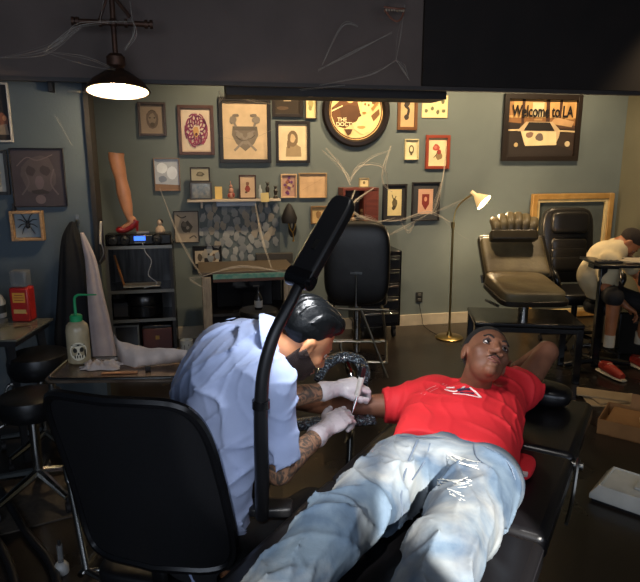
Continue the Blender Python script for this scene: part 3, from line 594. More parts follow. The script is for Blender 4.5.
# things inside the unit
wf = thing('leaning_wooden_frame', 'thin wooden frame leaning inside the top bay of shelf unit', 'picture frame', (scx-sw*.28, sy-.05, lev[3]+.002))
f = MB(); hh = shz-lev[3]-.06
f.tube([(-.06, 0, hh-.03), (0, 0, .01)], .009, 4).tube([(0, -.0, .01), (.24, -.02, .01)], .009, 4); f.build('moulding', mat('orange_wood', '9a6236', .5), wf)
MB().box((.14, .0, .012), (.28, .14, .012)).build('tray', mat('pale_tray', '8f8a80', .4), wf)
bb = thing('black_round_case', 'round black ribbed case on the middle shelf of the unit', 'case', (scx-.0, sy-.03, lev[2]+.001))
rr_ = (lev[3]-lev[2]-.035)
MB().lathe([(0, 0), (.13, 0), (.145, .01), (.145, rr_*.45), (.138, rr_*.48), (.145, rr_*.52), (.145, rr_*.85), (.13, rr_*.95), (0, rr_*.95)]).build('drum', m_gl, bb); MB().box((-.17, .0, rr_*.3), (.12, .16, rr_*.6)).build('side_box', m_black, bb, bev=.006)
ph_ = thing('silver_picture_box', 'silver framed dark glass box at left of the lower bay', 'box', (scx-sw*.27, sy-.1, lev[1]+.001)); z = lev[2]-lev[1]-.05
f = MB()
for sx in (-1, 1): f.box((sx*.09, 0, z/2), (.015, .15, z))
f.box((0, 0, .008), (.165, .15, .015)).box((0, 0, z-.008), (.165, .15, .015)); f.build('frame', m_edge, ph_, bev=.003); MB().box((0, .01, z/2), (.165, .12, z-.03)).build('interior', mat('smoked_glass', '2c2b2b', .15), ph_)
rb = thing('maroon_case', 'maroon hard case with black lid handle at right of lower bay', 'case', (scx+sw*.2, sy-.09, lev[1]+.001)); w_ = sw*.46
MB().box((0, 0, z*.42), (w_, .18, z*.84)).build('body', mat('maroon_leather', '4a2420', .45, col2='3c1d1a'), rb, bev=.008); MB().box((0, 0, z*.9), (w_, .18, z*.12)).build('lid', m_gl, rb, bev=.006); MB().box((0, -.093, z*.5), (.03, .008, .03)).build('latch', mat('brass', '9a7a40', .3, 1), rb)
MB().tube([(-.06, 0, z*.96), (-.05, 0, z*1.05), (.05, 0, z*1.05), (.06, 0, z*.96)], .006, 8, 3).build('handle', m_chrome, rb)
wc = MB().tube([(scx+.03, sy-.17, shz+.02), (scx+.05, sy-.20, shz-.05), (scx+.09, sy-.2, shz-.12), (scx+.06, sy-.19, lev[3]+.12), (scx+.12, sy-.19, lev[3]+.05), (scx+.02, sy-.19, lev[3]+.015)], .0035, 6, 6).build('white_cable', mat('cable_white', '9a9a98', .5)); tag(wc, 'thin pale cable dangling from stereo into the shelf unit', 'cable'); origin_to(wc, (scx+.05, sy-.2, lev[3]))
# white cup beside the unit
cp = thing('printed_mug', 'white mug with black print on floor cabinet beside shelf unit', 'mug', onY(187, 352, 4.6))
MB(mat('mug_white', 'a7aaa8', .4)).lathe([(0, 0), (.045, 0), (.048, .005), (.048, .1), (.044, .1), (.043, .008), (0, .008)]).build('cup', None, cp); MB().lathe([(.0485, .03), (.0485, .075)], n=10).build('print', mat('mug_print', '3a3c40', .5, col2='b0b0ae', nscale=50, lo=.48, hi=.52), cp)
sc_ = thing('low_cabinet', 'low dark cabinet between the shelf unit and display cabinet', 'cabinet', (cp.location.x+.02, 4.62, 0)); MB().box((0, 0, (cp.location.z-.002)/2), (.2, .26, cp.location.z-.002)).build('body', mat('dark_case', '3c3631', .4), sc_, bev=.004); MB().box((.0, -.133, cp.location.z*.7), (.06, .01, .01)).build('handle', m_steel, sc_)

# ================================================================== COAT AND WHITE CLOTH ON THE PARTITION
def hanging(name, lab, cat, m, pts, depth, Y, folds=9, seed=1):
    """pts: (x_left, x_right, y) rows in the photo; builds a folded hanging cloth body"""
    rows = []
    for xl, xr, y in pts: rows.append((onY(xl, y, Y), onY(xr, y, Y)))
    L_ = catmull([r[0] for r in rows], 6); R_ = catmull([r[1] for r in rows], 6); n = 48; vs = []; fs = []
    rn = random.Random(seed); ph = [rn.uniform(0, 6) for _ in range(4)]
    for i, (l, r) in enumerate(zip(L_, R_)):
        c = (l+r)/2; hw = (r.x-l.x)/2; q = i/(len(L_)-1); dep = min(depth, hw*1.1)
        for k in range(n):
            t = 2*PI*k/n; fo = 1+.16*min(1, q*3)*math.sin(folds*t+ph[0]+q*2)+.06*math.sin(folds*1.7*t+ph[1]+q*5)
            fo = 1+(fo-1)*(abs(math.sin(t))**.7)
            vs.append((c.x+hw*math.cos(t), Y+dep*.0-dep*.5*math.sin(t)*fo, c.z+.004*math.sin(5*t)))
    m_ = len(L_)
    for i in range(m_-1):
        for k in range(n): fs.append((i*n+k, i*n+(k+1) % n, (i+1)*n+(k+1) % n, (i+1)*n+k))
    fs += [tuple(range(n)), tuple(range((m_-1)*n, m_*n))]
    o = MB(m).add(vs, fs).build(name, sharp=60); b0 = (L_[-1]+R_[-1])/2; origin_to(o, (b0.x, Y, b0.z)); return tag(o, lab, cat)
hanging('black_coat', 'long black coat hanging on the blue-grey partition beside the white cloth', 'coat', mat('coat_black', '0f0f11', .85), [(70, 76, 222), (63, 80, 234), (60, 88, 250), (58, 95, 280), (56, 98, 310), (54, 99, 338), (56, 97, 347)], .13, 4.08, 7, 2)
hanging('white_cloth', 'long pinkish white cloth hanging in front of the black coat', 'cloth', mat('cloth_white', 'b3a39e', .85, col2='a39490'), [(80, 84, 233), (82, 90, 245), (85, 97, 262), (87, 103, 290), (89, 110, 320), (92, 116, 350), (94, 118, 366)], .06, 3.95, 5, 5)
p = onY(76, 221, 4.14); hk = thing('coat_hook', 'small metal hook above the black coat', 'hook', (p.x, 4.198, p.z-.03)); MB().box((0, -.004, .03), (.02, .008, .07)).build('plate', m_steel, hk); MB().tube([(0, -.008, .03), (0, -.04, .02), (0, -.05, .04)], .004, 6, 4).build('prong', m_steel, hk)
p = onY(100, 222, 4.13); gl = thing('pale_hook_strip', 'pale narrow strip hanging at the lower end of the dark trim', 'strip', (p.x, 4.12, p.z-.17)); MB().box((0, 0, .1), (.016, .012, .15), (0, .1, 0)).build('strip', mat('strip_pale', '9c968b', .5), gl, bev=.003); MB().tube([(0, 0, .03), (.01, 0, -.03), (-.02, 0, -.09)], .004, 6, 4).build('cord', m_steel, gl)
o = MB().box((onY(50, 81, 4.14).x, 4.16, ZB-.03), (.03, .06, .06)).build('wall_sensor', m_black, bev=.004); tag(o, 'small black sensor high on the partition right under the beam', 'sensor'); origin_to(o, (onY(50, 81, 4.14).x, 4.16, ZB-.06))

# ================================================================== PENDANT LAMP
dP = 3.45
ctr = P(118, 92, dP); s = dP/FL
pl = thing('pendant_lamp', 'industrial pendant lamp on a brown pipe with crossbar and glowing bulb', 'lamp', (ctr.x, ctr.y, ctr.z)); k = s
prof = [(30*k, 0), (31.5*k, .004), (31*k, .012), (25*k, 10*k), (14*k, 18*k), (7*k, 22*k), (6*k, 27*k), (0, 27.5*k)]
PT = Matrix.Rotation(math.radians(-9), 4, 'X')
shd = MB(mat('shade_brown', '33241c', .5, .4, col2='4c3324', nscale=14)).lathe(prof, n=40); shd.lathe([(5*k, 20*k), (13*k, 16*k), (24*k, 8*k), (30*k, 0)], n=40); shd.build('lamp_shade', None, pl)
MB().lathe([(29.4*k, .002), (24*k, 7*k), (13*k, 14.5*k), (5*k, 18*k)], n=40).build('shade_lining', mat('white_enamel', 'f0e8d8', .4), pl)
for o_ in [q for q in bpy.data.objects if q.parent == pl]: o_.data.transform(PT)
MB().ell((0, 0, 3*k), (8*k, 8*k, 9*k)).build('bulb', mat('bulb_glow', 'fff0d0', .5, emit='ffe2b0', estr=60), pl)
pm = mat('rusty_pipe', '3c2a22', .5, .5, col2='5a3e2e', nscale=20)
top = ZC-ctr.z
MB().cyl((0, 0, 27*k), (0, 0, top), 2.6*k).build('pipe', pm, pl)
b = MB(); zc_ = P(116, 26, dP).z-ctr.z; b.tube([(-37*k, 0, zc_), (36*k, 0, zc_)], 2.6*k, 12)
for x in (-37, -33, -12, 12, 31, 36): b.cyl(((x-1.5)*k, 0, zc_), ((x+1.5)*k, 0, zc_), 4.2*k)
b.ell((0, 0, zc_), 4.6*k).build('crossbar', pm, pl)
MB().tube([(-1*k, 0, zc_+28*k), (16*k, 0, zc_+6*k)], 1.8*k, 8).tube([(-2*k, 0, zc_+28*k), (-12*k, 0, zc_+4*k)], 1.4*k, 8).build('brace', pm, pl)
MB().lathe([(6*k, 36*k), (9*k, 33*k), (9*k, 25*k), (5*k, 22*k)]).build('socket', pm, pl)
MB().lathe([(0, top), (18*k, top), (18*k, top-.02), (4*k, top-.05)]).build('canopy', pm, pl)

# ================================================================== MASK ON THE BEAM, COBWEBS
p = onY(382, 12, YBM-.05)
mk = thing('ghoul_mask', 'black hooded ghoul mask with grinning teeth mounted on the beam', 'mask', (p.x, YBM-.002, p.z-.12))
F_ = Field((-.28, -.26, -.12), (.28, .05, .42), .008)
F_.ell((.02, -.08, .17), (.11, .11, .14)); F_.ell((-.12, -.05, .22), (.16, .07, .14), k=.05); F_.ell((.1, -.05, .25), (.13, .06, .1), k=.05); F_.ell((.05, -.13, .06), (.06, .05, .05), k=.03)
F_.ell((.05, -.2, .085), (.05, .05, .026), k=.01, mode='sub'); F_.ell((.0, -.2, .17), (.022, .03, .018), k=.01, mode='sub'); F_.ell((.09, -.2, .17), (.022, .03, .018), k=.01, mode='sub')
F_.build('hood', mat('mask_black', '0b0a0b', .5), mk)
b = MB(mat('mask_lips', '8a5a48', .5)); b.tube([(-.02, -.155, .125), (.05, -.185, .112), (.115, -.15, .122)], .006, 8, 5); b.tube([(-.015, -.15, .11), (.02, -.17, .06), (.055, -.18, .04), (.09, -.165, .06), (.115, -.145, .11)], .006, 8, 5); b.build('mouth', None, mk)
b = MB(mat('mask_teeth', 'a5937c', .4))
for i in range(8): b.ell((-.005+.016*i, -.165+.0012*(i-3.5)**2-.008, .108), (.007, .006, .01), nu=8, nv=6)
b.build('teeth', None, mk)
m_web = mat('cobweb_silk', 'cfc6b8', .9, alpha=.42)
RW = random.Random(21)
def web(label, lines, r=.004):
    b = MB(); allp = []
    for pts, n in lines:
        for q in range(int(n*1.7)):
            pp = []
            for i, (x, y, Y) in enumerate(pts):
                j = .012 if 0 < i < len(pts)-1 else .004
                v = onY(x, y, Y)+Vector((RW.gauss(0, j), RW.gauss(0, j), RW.gauss(0, j)))*.75; v.z += 0; pp.append(v)
            b.tube(pp, [r*.45*RW.uniform(.3, 1.0)*(.4 if i in (0, len(pp)-1) else 1) for i in range(len(pp))], 5, 5); allp += pp
    o = b.build('cobweb', m_web); c = min(allp, key=lambda v: v.z); origin_to(o, c); return tag(o, label, 'cobweb', 'cobwebs strung around the shop')
web('cobweb strung from the left along the beam to the pendant crossbar', [([(0, 58, 3.6), (44, 52, 3.4), (80, 27, 3.3)], 4), ([(44, 52, 3.4), (60, 42, 3.35), (80, 26, 3.3), (133, 21, 3.3)], 4), ([(44, 52, 3.4), (85, 62, 3.3), (115, 70, 3.3)], 2), ([(133, 21, 3.3), (134, 36, 3.3), (125, 50, 3.3)], 4), ([(104, 0, 3.3), (100, 22, 3.3)], 2), ([(130, 0, 3.3), (132, 22, 3.3)], 2)], .0028)
web('thin cobweb strand crossing the partition left of the pendant shade', [([(50, 82, 4.1), (88, 92, 3.6)], 1), ([(68, 92, 3.9), (100, 92, 3.4)], 3), ([(55, 115, 4.15), (72, 145, 4.15)], 2), ([(30, 82, 4.15), (38, 100, 4.15)], 1)], .0022)
web('cobweb on the dark beam spreading from under the ghoul mask', [([(318, 70, 3.95), (350, 55, 3.93), (392, 33, 3.9)], 3), ([(322, 65, 3.95), (342, 26, 3.95), (358, 26, 3.95)], 3), ([(320, 85, 3.95), (370, 75, 3.93), (396, 60, 3.9)], 3), ([(396, 60, 3.9), (404, 68, 3.95), (409, 80, 3.95)], 4), ([(396, 60, 3.9), (400, 35, 3.9), (405, 5, 3.9)], 2), ([(300, 90, 3.95), (345, 85, 3.95)], 2)], .0035)
web('cobweb draped from the round picture down to the redwood cabinet', [([(326, 148, 5.6), (340, 165, 5.5), (350, 185, 5.3)], 5), ([(322, 150, 5.7), (345, 172, 5.5), (350, 182, 5.3)], 3), ([(350, 182, 5.3), (360, 166, 5.4), (384, 168, 5.5), (388, 190, 5.6)], 4), ([(391, 146, 5.7), (384, 165, 5.6), (383, 182, 5.6), (392, 192, 5.6)], 4), ([(391, 150, 5.7), (370, 158, 5.6), (350, 178, 5.3)], 2)])
web('wide cobweb sagging between dark bird picture and the brass floor lamp', [([(378, 221, 5.5), (400, 220, 5.5), (428, 212, 5.5), (450, 222, 5.4)], 5), ([(446, 146, 5.7), (444, 175, 5.7), (436, 205, 5.6), (430, 214, 5.6)], 5), ([(430, 214, 5.6), (455, 205, 5.5), (474, 196, 5.4)], 3), ([(400, 220, 5.5), (408, 232, 5.5), (415, 222, 5.5)], 4), ([(380, 240, 5.4), (405, 226, 5.5), (432, 212, 5.6)], 3), ([(395, 218, 5.5), (370, 224, 5.4), (350, 226, 5.3)], 3), ([(440, 215, 5.6), (455, 230, 5.5), (470, 240, 5.6)], 1)])
web('thick cobweb bands twisted over the top of black dental style chair', [([(374, 188, 5.25), (352, 205, 5.1), (335, 240, 5.0)], 7), ([(346, 200, 5.2), (358, 215, 5.1), (378, 222, 5.1)], 5), ([(335, 240, 5.0), (345, 215, 5.1), (355, 190, 5.3)], 5), ([(340, 222, 5.1), (365, 218, 5.1), (382, 224, 5.2)], 4)], .006)
web('cobweb stretched over paper stencils and the teal topped cabinet', [([(160, 188, 5.6), (180, 240, 5.2), (201, 275, 4.8)], 3), ([(201, 277, 4.8), (240, 266, 4.9), (285, 272, 4.8)], 5), ([(255, 203, 5.5), (262, 240, 5.2), (272, 270, 4.9)], 3), ([(288, 273, 4.8), (303, 255, 4.9), (318, 235, 5.0)], 4), ([(292, 280, 4.8), (298, 292, 4.7), (285, 300, 4.7)], 4), ([(201, 277, 4.8), (190, 280, 4.8), (205, 288, 4.8)], 3)], .0045)
web('thin cobweb hanging under the beam over the bird and heart drawing', [([(218, 90, 4.5), (222, 96, 4.5), (219, 103, 4.6)], 5), ([(222, 92, 4.5), (250, 100, 4.9), (272, 104, 5.5)], 2), ([(214, 135, 5.7), (245, 142, 5.7), (275, 128, 5.7)], 1)], .004)

# ================================================================== BRASS FLOOR LAMP
p = onZ(449, 338, 0); fl = thing('floor_lamp', 'brass floor lamp with gooseneck and a bright conical shade', 'floor lamp', (p.x, p.y, 0))
m_brass = mat('brushed_brass', 'a08a58', .3, 1)
MB().lathe([(0, 0), (.13, 0), (.135, .01), (.12, .022), (.03, .03), (.02, .06), (.012, .08), (0, .08)], n=32).build('base', m_brass, fl)
pt = onY(453, 224, p.y); H = pt.z
MB().cyl((0, 0, .06), (pt.x-p.x, 0, H), .011, n=14).build('pole', m_brass, fl); MB().cyl((pt.x-p.x, 0, H-.04), (pt.x-p.x, 0, H+.02), .017).build('collar', m_brass, fl)
def lp(x, y): v = onY(x, y, p.y); return v-Vector((p.x, p.y, 0))
MB().tube([lp(453, 224), lp(456, 210), lp(463, 201), lp(473, 194)], .007, 8, 6).build('gooseneck', m_brass, fl)
h0, h1 = lp(473, 193), lp(485, 206); ax = (h1-h0).normalized(); ax = (ax+Vector((0, -.75, -.1))).normalized(); rq = ax.to_track_quat('Z', 'Y').to_matrix(); k = p.y/FL*1.0
MB().lathe([(0, -.02), (.018, -.02), (.02, .03), (.035, .05), (.085, .14), (.08, .14), (.032, .055), (0, .05)], h0, rq, 28).build('lamp_shade', mat('cream_shade', 'cdb890', .4, trans=.0, emit='ffd08a', estr=.35), fl)
MB().ell(h0+ax*.105, .032).build('bulb', mat('floor_bulb_glow', 'fff0d0', .5, emit='ffd79a', estr=60), fl)
FLB = h0+ax*.16+Vector((p.x, p.y, 0)); FLAX = ax

# ================================================================== REDWOOD WALL CABINET
a, b8 = onY(343, 189, YB-.2), onY(379, 189, YB-.2); zz0, zz1 = onY(360, 232, YB-.2).z, onY(360, 188, YB-.2).z; w = b8.x-a.x; hgt = zz1-zz0
rc = thing('redwood_wall_cabinet', 'red brown wooden open wall cabinet behind the cobwebbed chair', 'cabinet', ((a.x+b8.x)/2, YB-.001, zz0)); m_rw = mat('redwood', '6a3226', .5, col2='58281e', nscale=8, stretch=(1, 1, 5))
b = MB()
for sx in (-1, 1): b.box((sx*(w/2-.012), -.1, hgt/2), (.024, .2, hgt))
b.box((0, -.1, .012), (w-.048, .2, .024)).box((0, -.1, hgt-.012), (w-.048, .2, .024)).box((w*.12, -.1, hgt/2), (.02, .18, hgt-.048)); b.build('case', m_rw, rc, bev=.002); MB().box((0, -.006, hgt/2), (w-.05, .01, hgt-.05)).build('back', mat('cab_dark', '38231c', .6), rc); MB().box((w*.3, -.19, hgt/2), (w*.32, .018, hgt-.06)).build('door', m_rw, rc, bev=.002)
for i, (x, y, hh, c_, lb) in enumerate(((353, 226, .16, '8a6a48', 'tan carved figurine inside the redwood cabinet'), (362, 226, .2, '6e5236', 'taller brown figurine inside the redwood cabinet'))):
    q = onY(x, y, YB-.14); t = thing('carved_figurine', lb, 'figurine', (q.x, YB-.13, zz0+.0245)); MB(mat('carved_'+c_, c_, .6)).lathe([(0, 0), (.03, 0), (.03, .015), (.015, .03), (.022, hh*.4), (.026, hh*.6), (.01, hh*.72), (0, hh*.73)]).ell((0, 0, hh*.85), (.018, .018, .024)).build('figure', None, t)
q = onY(351, 188, YB-.1); t = thing('pale_skull', 'small pale skull on top of the redwood cabinet', 'skull', (q.x, YB-.1, zz1+.001)); F_ = Field((-.05, -.06, -.01), (.05, .06, .1), .004); F_.ell((0, .005, .055), (.034, .042, .035)); F_.ell((0, -.025, .025), (.022, .02, .024), k=.01)
for sx in (-1, 1): F_.ell((sx*.015, -.042, .048), (.01, .012, .009), k=.004, mode='sub')
F_.ell((0, -.045, .032), (.005, .01, .006), k=.003, mode='sub'); F_.build('skull', mat('bone', 'a8987c', .6), t)
small_frame((359, 178, 369, 190), YB-.1, zz1+.001, '9a8a66', 'd8c696', [blob('6e6040', .5, .5, .2, .25)], 'small cream framed print standing on top of the redwood cabinet', fw=.01)

# ================================================================== TOOL CART AND BLACK CHAIR SEEN FROM BEHIND
a, b9 = onZ(376, 336, .0), onZ(401, 334, 0); cy = a.y-.1; hC = onY(390, 251, cy).z; wC = .42; xr = onY(401, 290, cy).x
tc = thing('tool_cart', 'black drawer cart on casters with silver drawer pulls behind black chair', 'cart', (xr-wC/2, cy+.2, 0))
MB().box((0, 0, hC/2+.06), (wC, .4, hC-.12)).build('body', m_gl, tc, bev=.006)
n = 5
for i in range(n):
    z = .16+(hC-.2)*(i+.5)/n; d = MB().box((0, -.205, z), (wC-.04, .012, (hC-.2)/n-.012)).build('drawer', mat('drawer_black', '18181a', .35), tc, bev=.003); MB().box((0, -.222, z+.03), (wC-.07, .02, .016)).build('drawer_pull', m_chrome, d, bev=.003)
for sx in (-1, 1):
    for sy_ in (-1, 1): MB().cyl((sx*(wC/2-.05)-.012, sy_*.15, .045), (sx*(wC/2-.05)+.012, sy_*.15, .045), .045, n=18).box((sx*(wC/2-.05), sy_*.15, .095), (.035, .05, .03)).build('caster', m_black, tc)
dB = 4.75
pc = P(357, 262, dB); bc = thing('black_client_chair', 'black high backed client chair seen from behind with chrome bar', 'chair', (pc.x, pc.y, 0), YAW-.1)
zb0, zb1 = P(357, 306, dB).z, P(357, 220, dB).z; wB = 66*dB/FL; zc_ = (zb0+zb1)/2
b = MB(); n = 40
prof2 = [((wB/2)*math.copysign(abs(math.cos(2*PI*i/n))**.62, math.cos(2*PI*i/n))*(1-.10*max(0, math.sin(2*PI*i/n))), (zb1-zb0)/2*math.copysign(abs(math.sin(2*PI*i/n))**.75, math.sin(2*PI*i/n))) for i in range(n)]
b.pad((0, 0, zc_), (wB, .17, zb1-zb0), e=.45, e2=.5, nu=56, nv=30); b.build('backrest', mat('soft_black_leather', '0c0b0c', .45, bump=.25, bscale=9), bc)
pass
MB().pad((0, .3, zb0+.02), (wB*.95, .55, .12)).build('seat', m_vinyl, bc)
MB().tube([(0, -.098, zb0+.26), (0, -.098, zb0-.1)], .009, 10).box((0, -.1, zb0+.27), (.09, .014, .02)).build('adjuster_bar', m_chrome, bc)
m_ant = mat('tarnished_chrome', '8a8272', .3, 1)
zf = zb0+.0
b = MB(); r = .011
fr = [(-.26, -.1, zb0-.02), (.26, -.1, zb0-.02)]; b.tube(fr, r, 8)
for sx in (-1, 1): b.tube([(sx*.1-.06, -.1, zb0-.02), (sx*.26, -.18, .02)], r, 8); b.tube([(sx*.2, .45, zb0-.02), (sx*.26, .42, .02)], r, 8)
b.tube([(-.24, -.16, .14), (.24, -.16, .14)], r, 8).tube([(-.26, -.17, .3), (.2, -.13, .3)], r, 8); b.tube([(-.24, .42, .14), (.24, .42, .14)], r, 8)
for sx in (-1, 1): b.tube([(sx*.25, -.17, .14), (sx*.25, .42, .14)], r, 8); b.tube([(sx*.2, -.1, zb0-.02), (sx*.2, .5, zb0-.02)], r, 8)
b.build('base_frame', m_ant, bc)
MB().tube([(-.12, -.12, .28), (-.1, -.14, .2), (-.02, -.14, .16), (.02, -.14, .18)], .014, 8, 5).ell((.0, -.14, .17), (.035, .035, .02)).build('foot_pedal', m_ant, bc)
MB().cyl((0, .1, .14), (0, .1, zb0), .03).build('post', m_chrome, bc)

# ================================================================== BROWN RECLINER ON THE RIGHT
dR = 5.0
p = onZ(520, 345, 0); rcx = thing('tattoo_recliner', 'brown leather tattoo recliner with pleated headrest and wide seat', 'chair', (0, 0, 0))
m_tan = mat('brown_leather', '655a40', .48, col2='4e432f', nscale=5, bump=.15, bscale=40); m_dkb = mat('dark_brown_vinyl', '1f1a15', .35)
pb = P(517, 262, 5.15); rcx.location = (pb.x, pb.y-.1, 0); rcx.rotation_euler = (0, 0, YAW-.12)
I = world_of(rcx).inverted()
def rl(x, y, d): return I @ P(x, y, d)
# backrest: big upright pad, slightly reclined
bl, br_, bt_, bb_ = rl(484, 255, 5.2), rl(543, 255, 5.2), rl(515, 236, 5.25), rl(515, 272, 5.15)
def pan(mb, q, th, e=.2):   # pad spanned by four corners
    c = sum(q, Vector())/4; X = ((q[1]+q[2])-(q[0]+q[3]))/2; Yv = ((q[3]+q[2])-(q[0]+q[1]))/2; xl, yl = X.length, Yv.length
    X.normalize(); Zv = X.cross(Yv).normalized(); Yv = Zv.cross(X); M = Matrix((X, Yv, Zv)).transposed()
    mb.pad(c, (xl, yl, th), M, e, .3)
b = MB(); pan(b, [rl(482, 278, 5.1), rl(545, 277, 5.1), rl(545, 240, 5.3), rl(483, 240, 5.3)], .13, .12); b.build('backrest', m_tan, rcx)
b = MB(); pan(b, [rl(480, 280, 5.14), rl(548, 279, 5.14), rl(548, 237, 5.36), rl(481, 237, 5.36)], .09, .12); b.build('backrest_shell', m_dkb, rcx)
b = MB(); pan(b, [rl(490, 241, 5.14), rl(537, 241, 5.14), rl(537, 231, 5.16), rl(490, 231, 5.16)], .11); b.build('headrest_roll', mat('olive_vinyl', '3a3326', .35), rcx)
b = MB(m_tan)
for i in range(6):
    x = 497+i*6.4; q0 = rl(x-.5, 236, 5.17); q1 = rl(494+i*8.0, 215+(i-2.5)**2*.9, 5.25); b.tube([q0, (q0+q1)/2+Vector((0, -.05, .02)), q1, q1+(q1-q0)*.12], [.032, .044, .040, .02], 12, 5)
b.build('pleated_headrest', None, rcx)
b = MB(); pan(b, [rl(500, 300, 4.55), rl(570, 300, 4.62), rl(540, 277, 5.08), rl(486, 276, 5.05)], .11, .3); b.build('seat', m_tan, rcx)
b = MB(); pan(b, [rl(498, 305, 4.56), rl(572, 305, 4.63), rl(545, 283, 5.1), rl(484, 283, 5.08)], .06, .3); b.build('seat_shell', m_dkb, rcx)
sc = rl(528, 300, 4.8); zz = sc.z
MB().cyl((sc.x-.03, sc.y, .46), (sc.x-.03, sc.y, zz), .04).build('post', m_chrome, rcx)
MB().box((sc.x-.03, sc.y, .46), (.82, .5, .035)).build('base_plate', m_gl, rcx, bev=.01)
b = MB()
for sx in (-1, 1):
    for sy_ in (-1, 1): b.box((sc.x-.03+sx*.38, sc.y+sy_*.22, .22), (.05, .05, .44))
b.box((sc.x-.03, sc.y-.22, .42), (.76, .045, .04)).box((sc.x-.03, sc.y+.22, .42), (.76, .045, .04)); b.build('pedestal_frame', m_gl, rcx, bev=.004)
MB().tube([rl(486, 300, 4.9), rl(498, 306, 4.7)], .012, 8).tube([rl(482, 275, 5.1), rl(483, 283, 5.1)], .014, 8).build('lever', m_chrome, rcx)

# office armchair beside it
def office_chair(label, loc, rz, seatz=.46, w=.5, backh=.62, arms=True, lean=.12):
    t = thing('office_chair', label, 'chair', loc, rz)          # faces local -y
    MB().pad((0, -.02, seatz), (w, .5, .12)).build('seat', m_vinyl, t)
    b = MB(); z0 = seatz+.06
    Rm = Euler((-lean, 0, 0)).to_matrix()
    b.pad((0, .25+lean*.3, z0+backh/2), (w, .13, backh), Rm, .35, .4); b.pad((0, .2+lean*.45, z0+backh*.8), (w*.72, .12, backh*.3), Rm, .4, .4)
    for k_ in (-.3, 0, .3): b.pad((0, .2+lean*.3+lean*k_*.4, z0+backh*(.38+k_*.38)), (w*.7, .12, backh*.22), Rm, .4, .4)
    b.build('backrest', mat('black_leather', '1c1a18', .35), t)
    if arms:
        for sx in (-1, 1): MB().tube([(sx*(w/2-.02), .2, z0+.2), (sx*(w/2+.05), .1, z0+.22), (sx*(w/2+.06), -.12, z0+.2), (sx*(w/2+.05), -.24, z0+.12), (sx*(w/2), -.2, z0-.04)], [.03, .035, .035, .03, .025], 10, 5).build('armrest', m_gl, t)
    MB().cyl((0, 0, .1), (0, 0, seatz-.04), .028).build('gas_lift', m_gl, t)
    for i in range(5):
        q = 2*PI*i/5+.3; e_ = Vector((.28*math.cos(q), .28*math.sin(q), .075)); l = MB().tube([(0, 0, .11), e_], [.024, .016], 8).build('leg', m_gl, t)
        MB().cyl((e_.x-.012, e_.y, .028), (e_.x+.012, e_.y, .028), .028, n=12).cyl((e_.x, e_.y, .03), (e_.x, e_.y, .08), .007).build('caster', m_black, l)
    return t
p = P(575, 300, 5.62); office_chair('black leather office armchair beside the brown recliner and wooden frame', (p.x, p.y, 0), YAW+.05, .48, .50, .72)
# stool of the seated person is built with the person

# ================================================================== DRAFTING TABLE ON THE RIGHT
dT = 4.85
tp = P(604, 262, dT); zT = tp.z
dt = thing('side_table', 'black pedestal table with T shaped foot in front of the bent artist', 'table', (tp.x, tp.y, 0), YAW-.05)
MB().box((.26, 0, zT), (.75, .45, .022)).build('tabletop', mat('table_black', '161414', .3), dt, bev=.006)
MB().box((0, 0, zT/2), (.055, .055, zT-.02)).build('column', m_gl, dt, bev=.006)
for sx, sy_ in ((-.26, -.04), (.3, .02), (.06, -.28), (0, .25)): MB().tube([(0, 0, .07), (sx, sy_, .03)], [.028, .022], 8).build('foot', m_gl, dt)
MB().box((.0, 0, zT-.03), (.2, .12, .035)).build('bracket', m_gl, dt)
pp_ = thing('paper_stack', 'loose pile of white papers on the black pedestal table', 'papers', (*(C(1, 0, 0)*.27+Vector((tp.x, tp.y, 0))).xy, zT+.0115), YAW+.2)
for k_, (x, y, r_) in enumerate(((-.03, 0, .1), (.06, .03, -.2), (0, -.05, .5))): MB().box((x, y, .0012+.0026*k_), (.24, .17, .002), (0, 0, r_)).build('sheet', mat('sheet_white', 'b9ad98', .7), pp_)
wb = thing('tool_tray', 'long black tray of pens on the left end of pedestal table', 'tray', (*(C(1, 0, 0)*-.03+Vector((tp.x, tp.y-.1, 0))).xy, zT+.0115), YAW)
MB().box((0, 0, .006), (.2, .07, .012)).build('tray', m_black, wb, bev=.003)
for x in (-.06, -.02, .03): MB().cyl((x, -.02, .017), (x+.05, .02, .017), .004, n=8).build('pen', mat('pen_grey', '6a6660', .4), wb)
bm = thing('black_bag', 'black strap pouch hanging from the front edge of pedestal table', 'bag', (*(tp+C(.2, -.235, 0)).xy, zT-.14), YAW); MB().pad((0, 0, .05), (.06, .03, .12)).build('pouch', m_vinyl, bm); MB().box((0, 0, .115), (.02, .012, .05)).build('strap', m_vinyl, bm)

# ================================================================== BOXES ON THE FLOOR, RIGHT
def open_box(name, label, lo_c, size, rz, m, inner=None, flaps=()):
    t = thing(name, label, 'box', lo_c, rz); w, d, h = size; th = .006
    b = MB(); b.box((0, 0, th/2), (w, d, th))
    for sx in (-1, 1): b.box((sx*(w/2-th/2), 0, h/2), (th, d, h))
    for sy_ in (-1, 1): b.box((0, sy_*(d/2-th/2), h/2), (w-2*th, th, h))
    b.build('body', m, t); return t
m_card = mat('cardboard', '8a6238', .7, col2='7c5630', nscale=6)
p = onZ(622, 446, 0); t = open_box('cardboard_box', 'brown cardboard box with white papers inside on floor at far right', (p.x+.27, p.y+.10, 0), (.55, .34, .10), YAW-.62, m_card)
MB().box((.02, -.02, .090), (.5, .28, .008)).build('inner_flap', m_card, t); MB().box((.08, -.05, .098), (.26, .16, .008), (0, 0, .2)).build('bubble_wrap', mat('bright_paper', 'cdb890', .3), t)
MB().box((.06, .175, .14), (.4, .006, .09), (-.25, 0, 0)).build('raised_flap', m_card, t)
p = onZ(607, 412, 0); t2 = thing('flat_cardboard', 'flattened pale cardboard sheets lying behind the brown box', 'cardboard', (p.x+.12, p.y+.12, 0), YAW-.2)
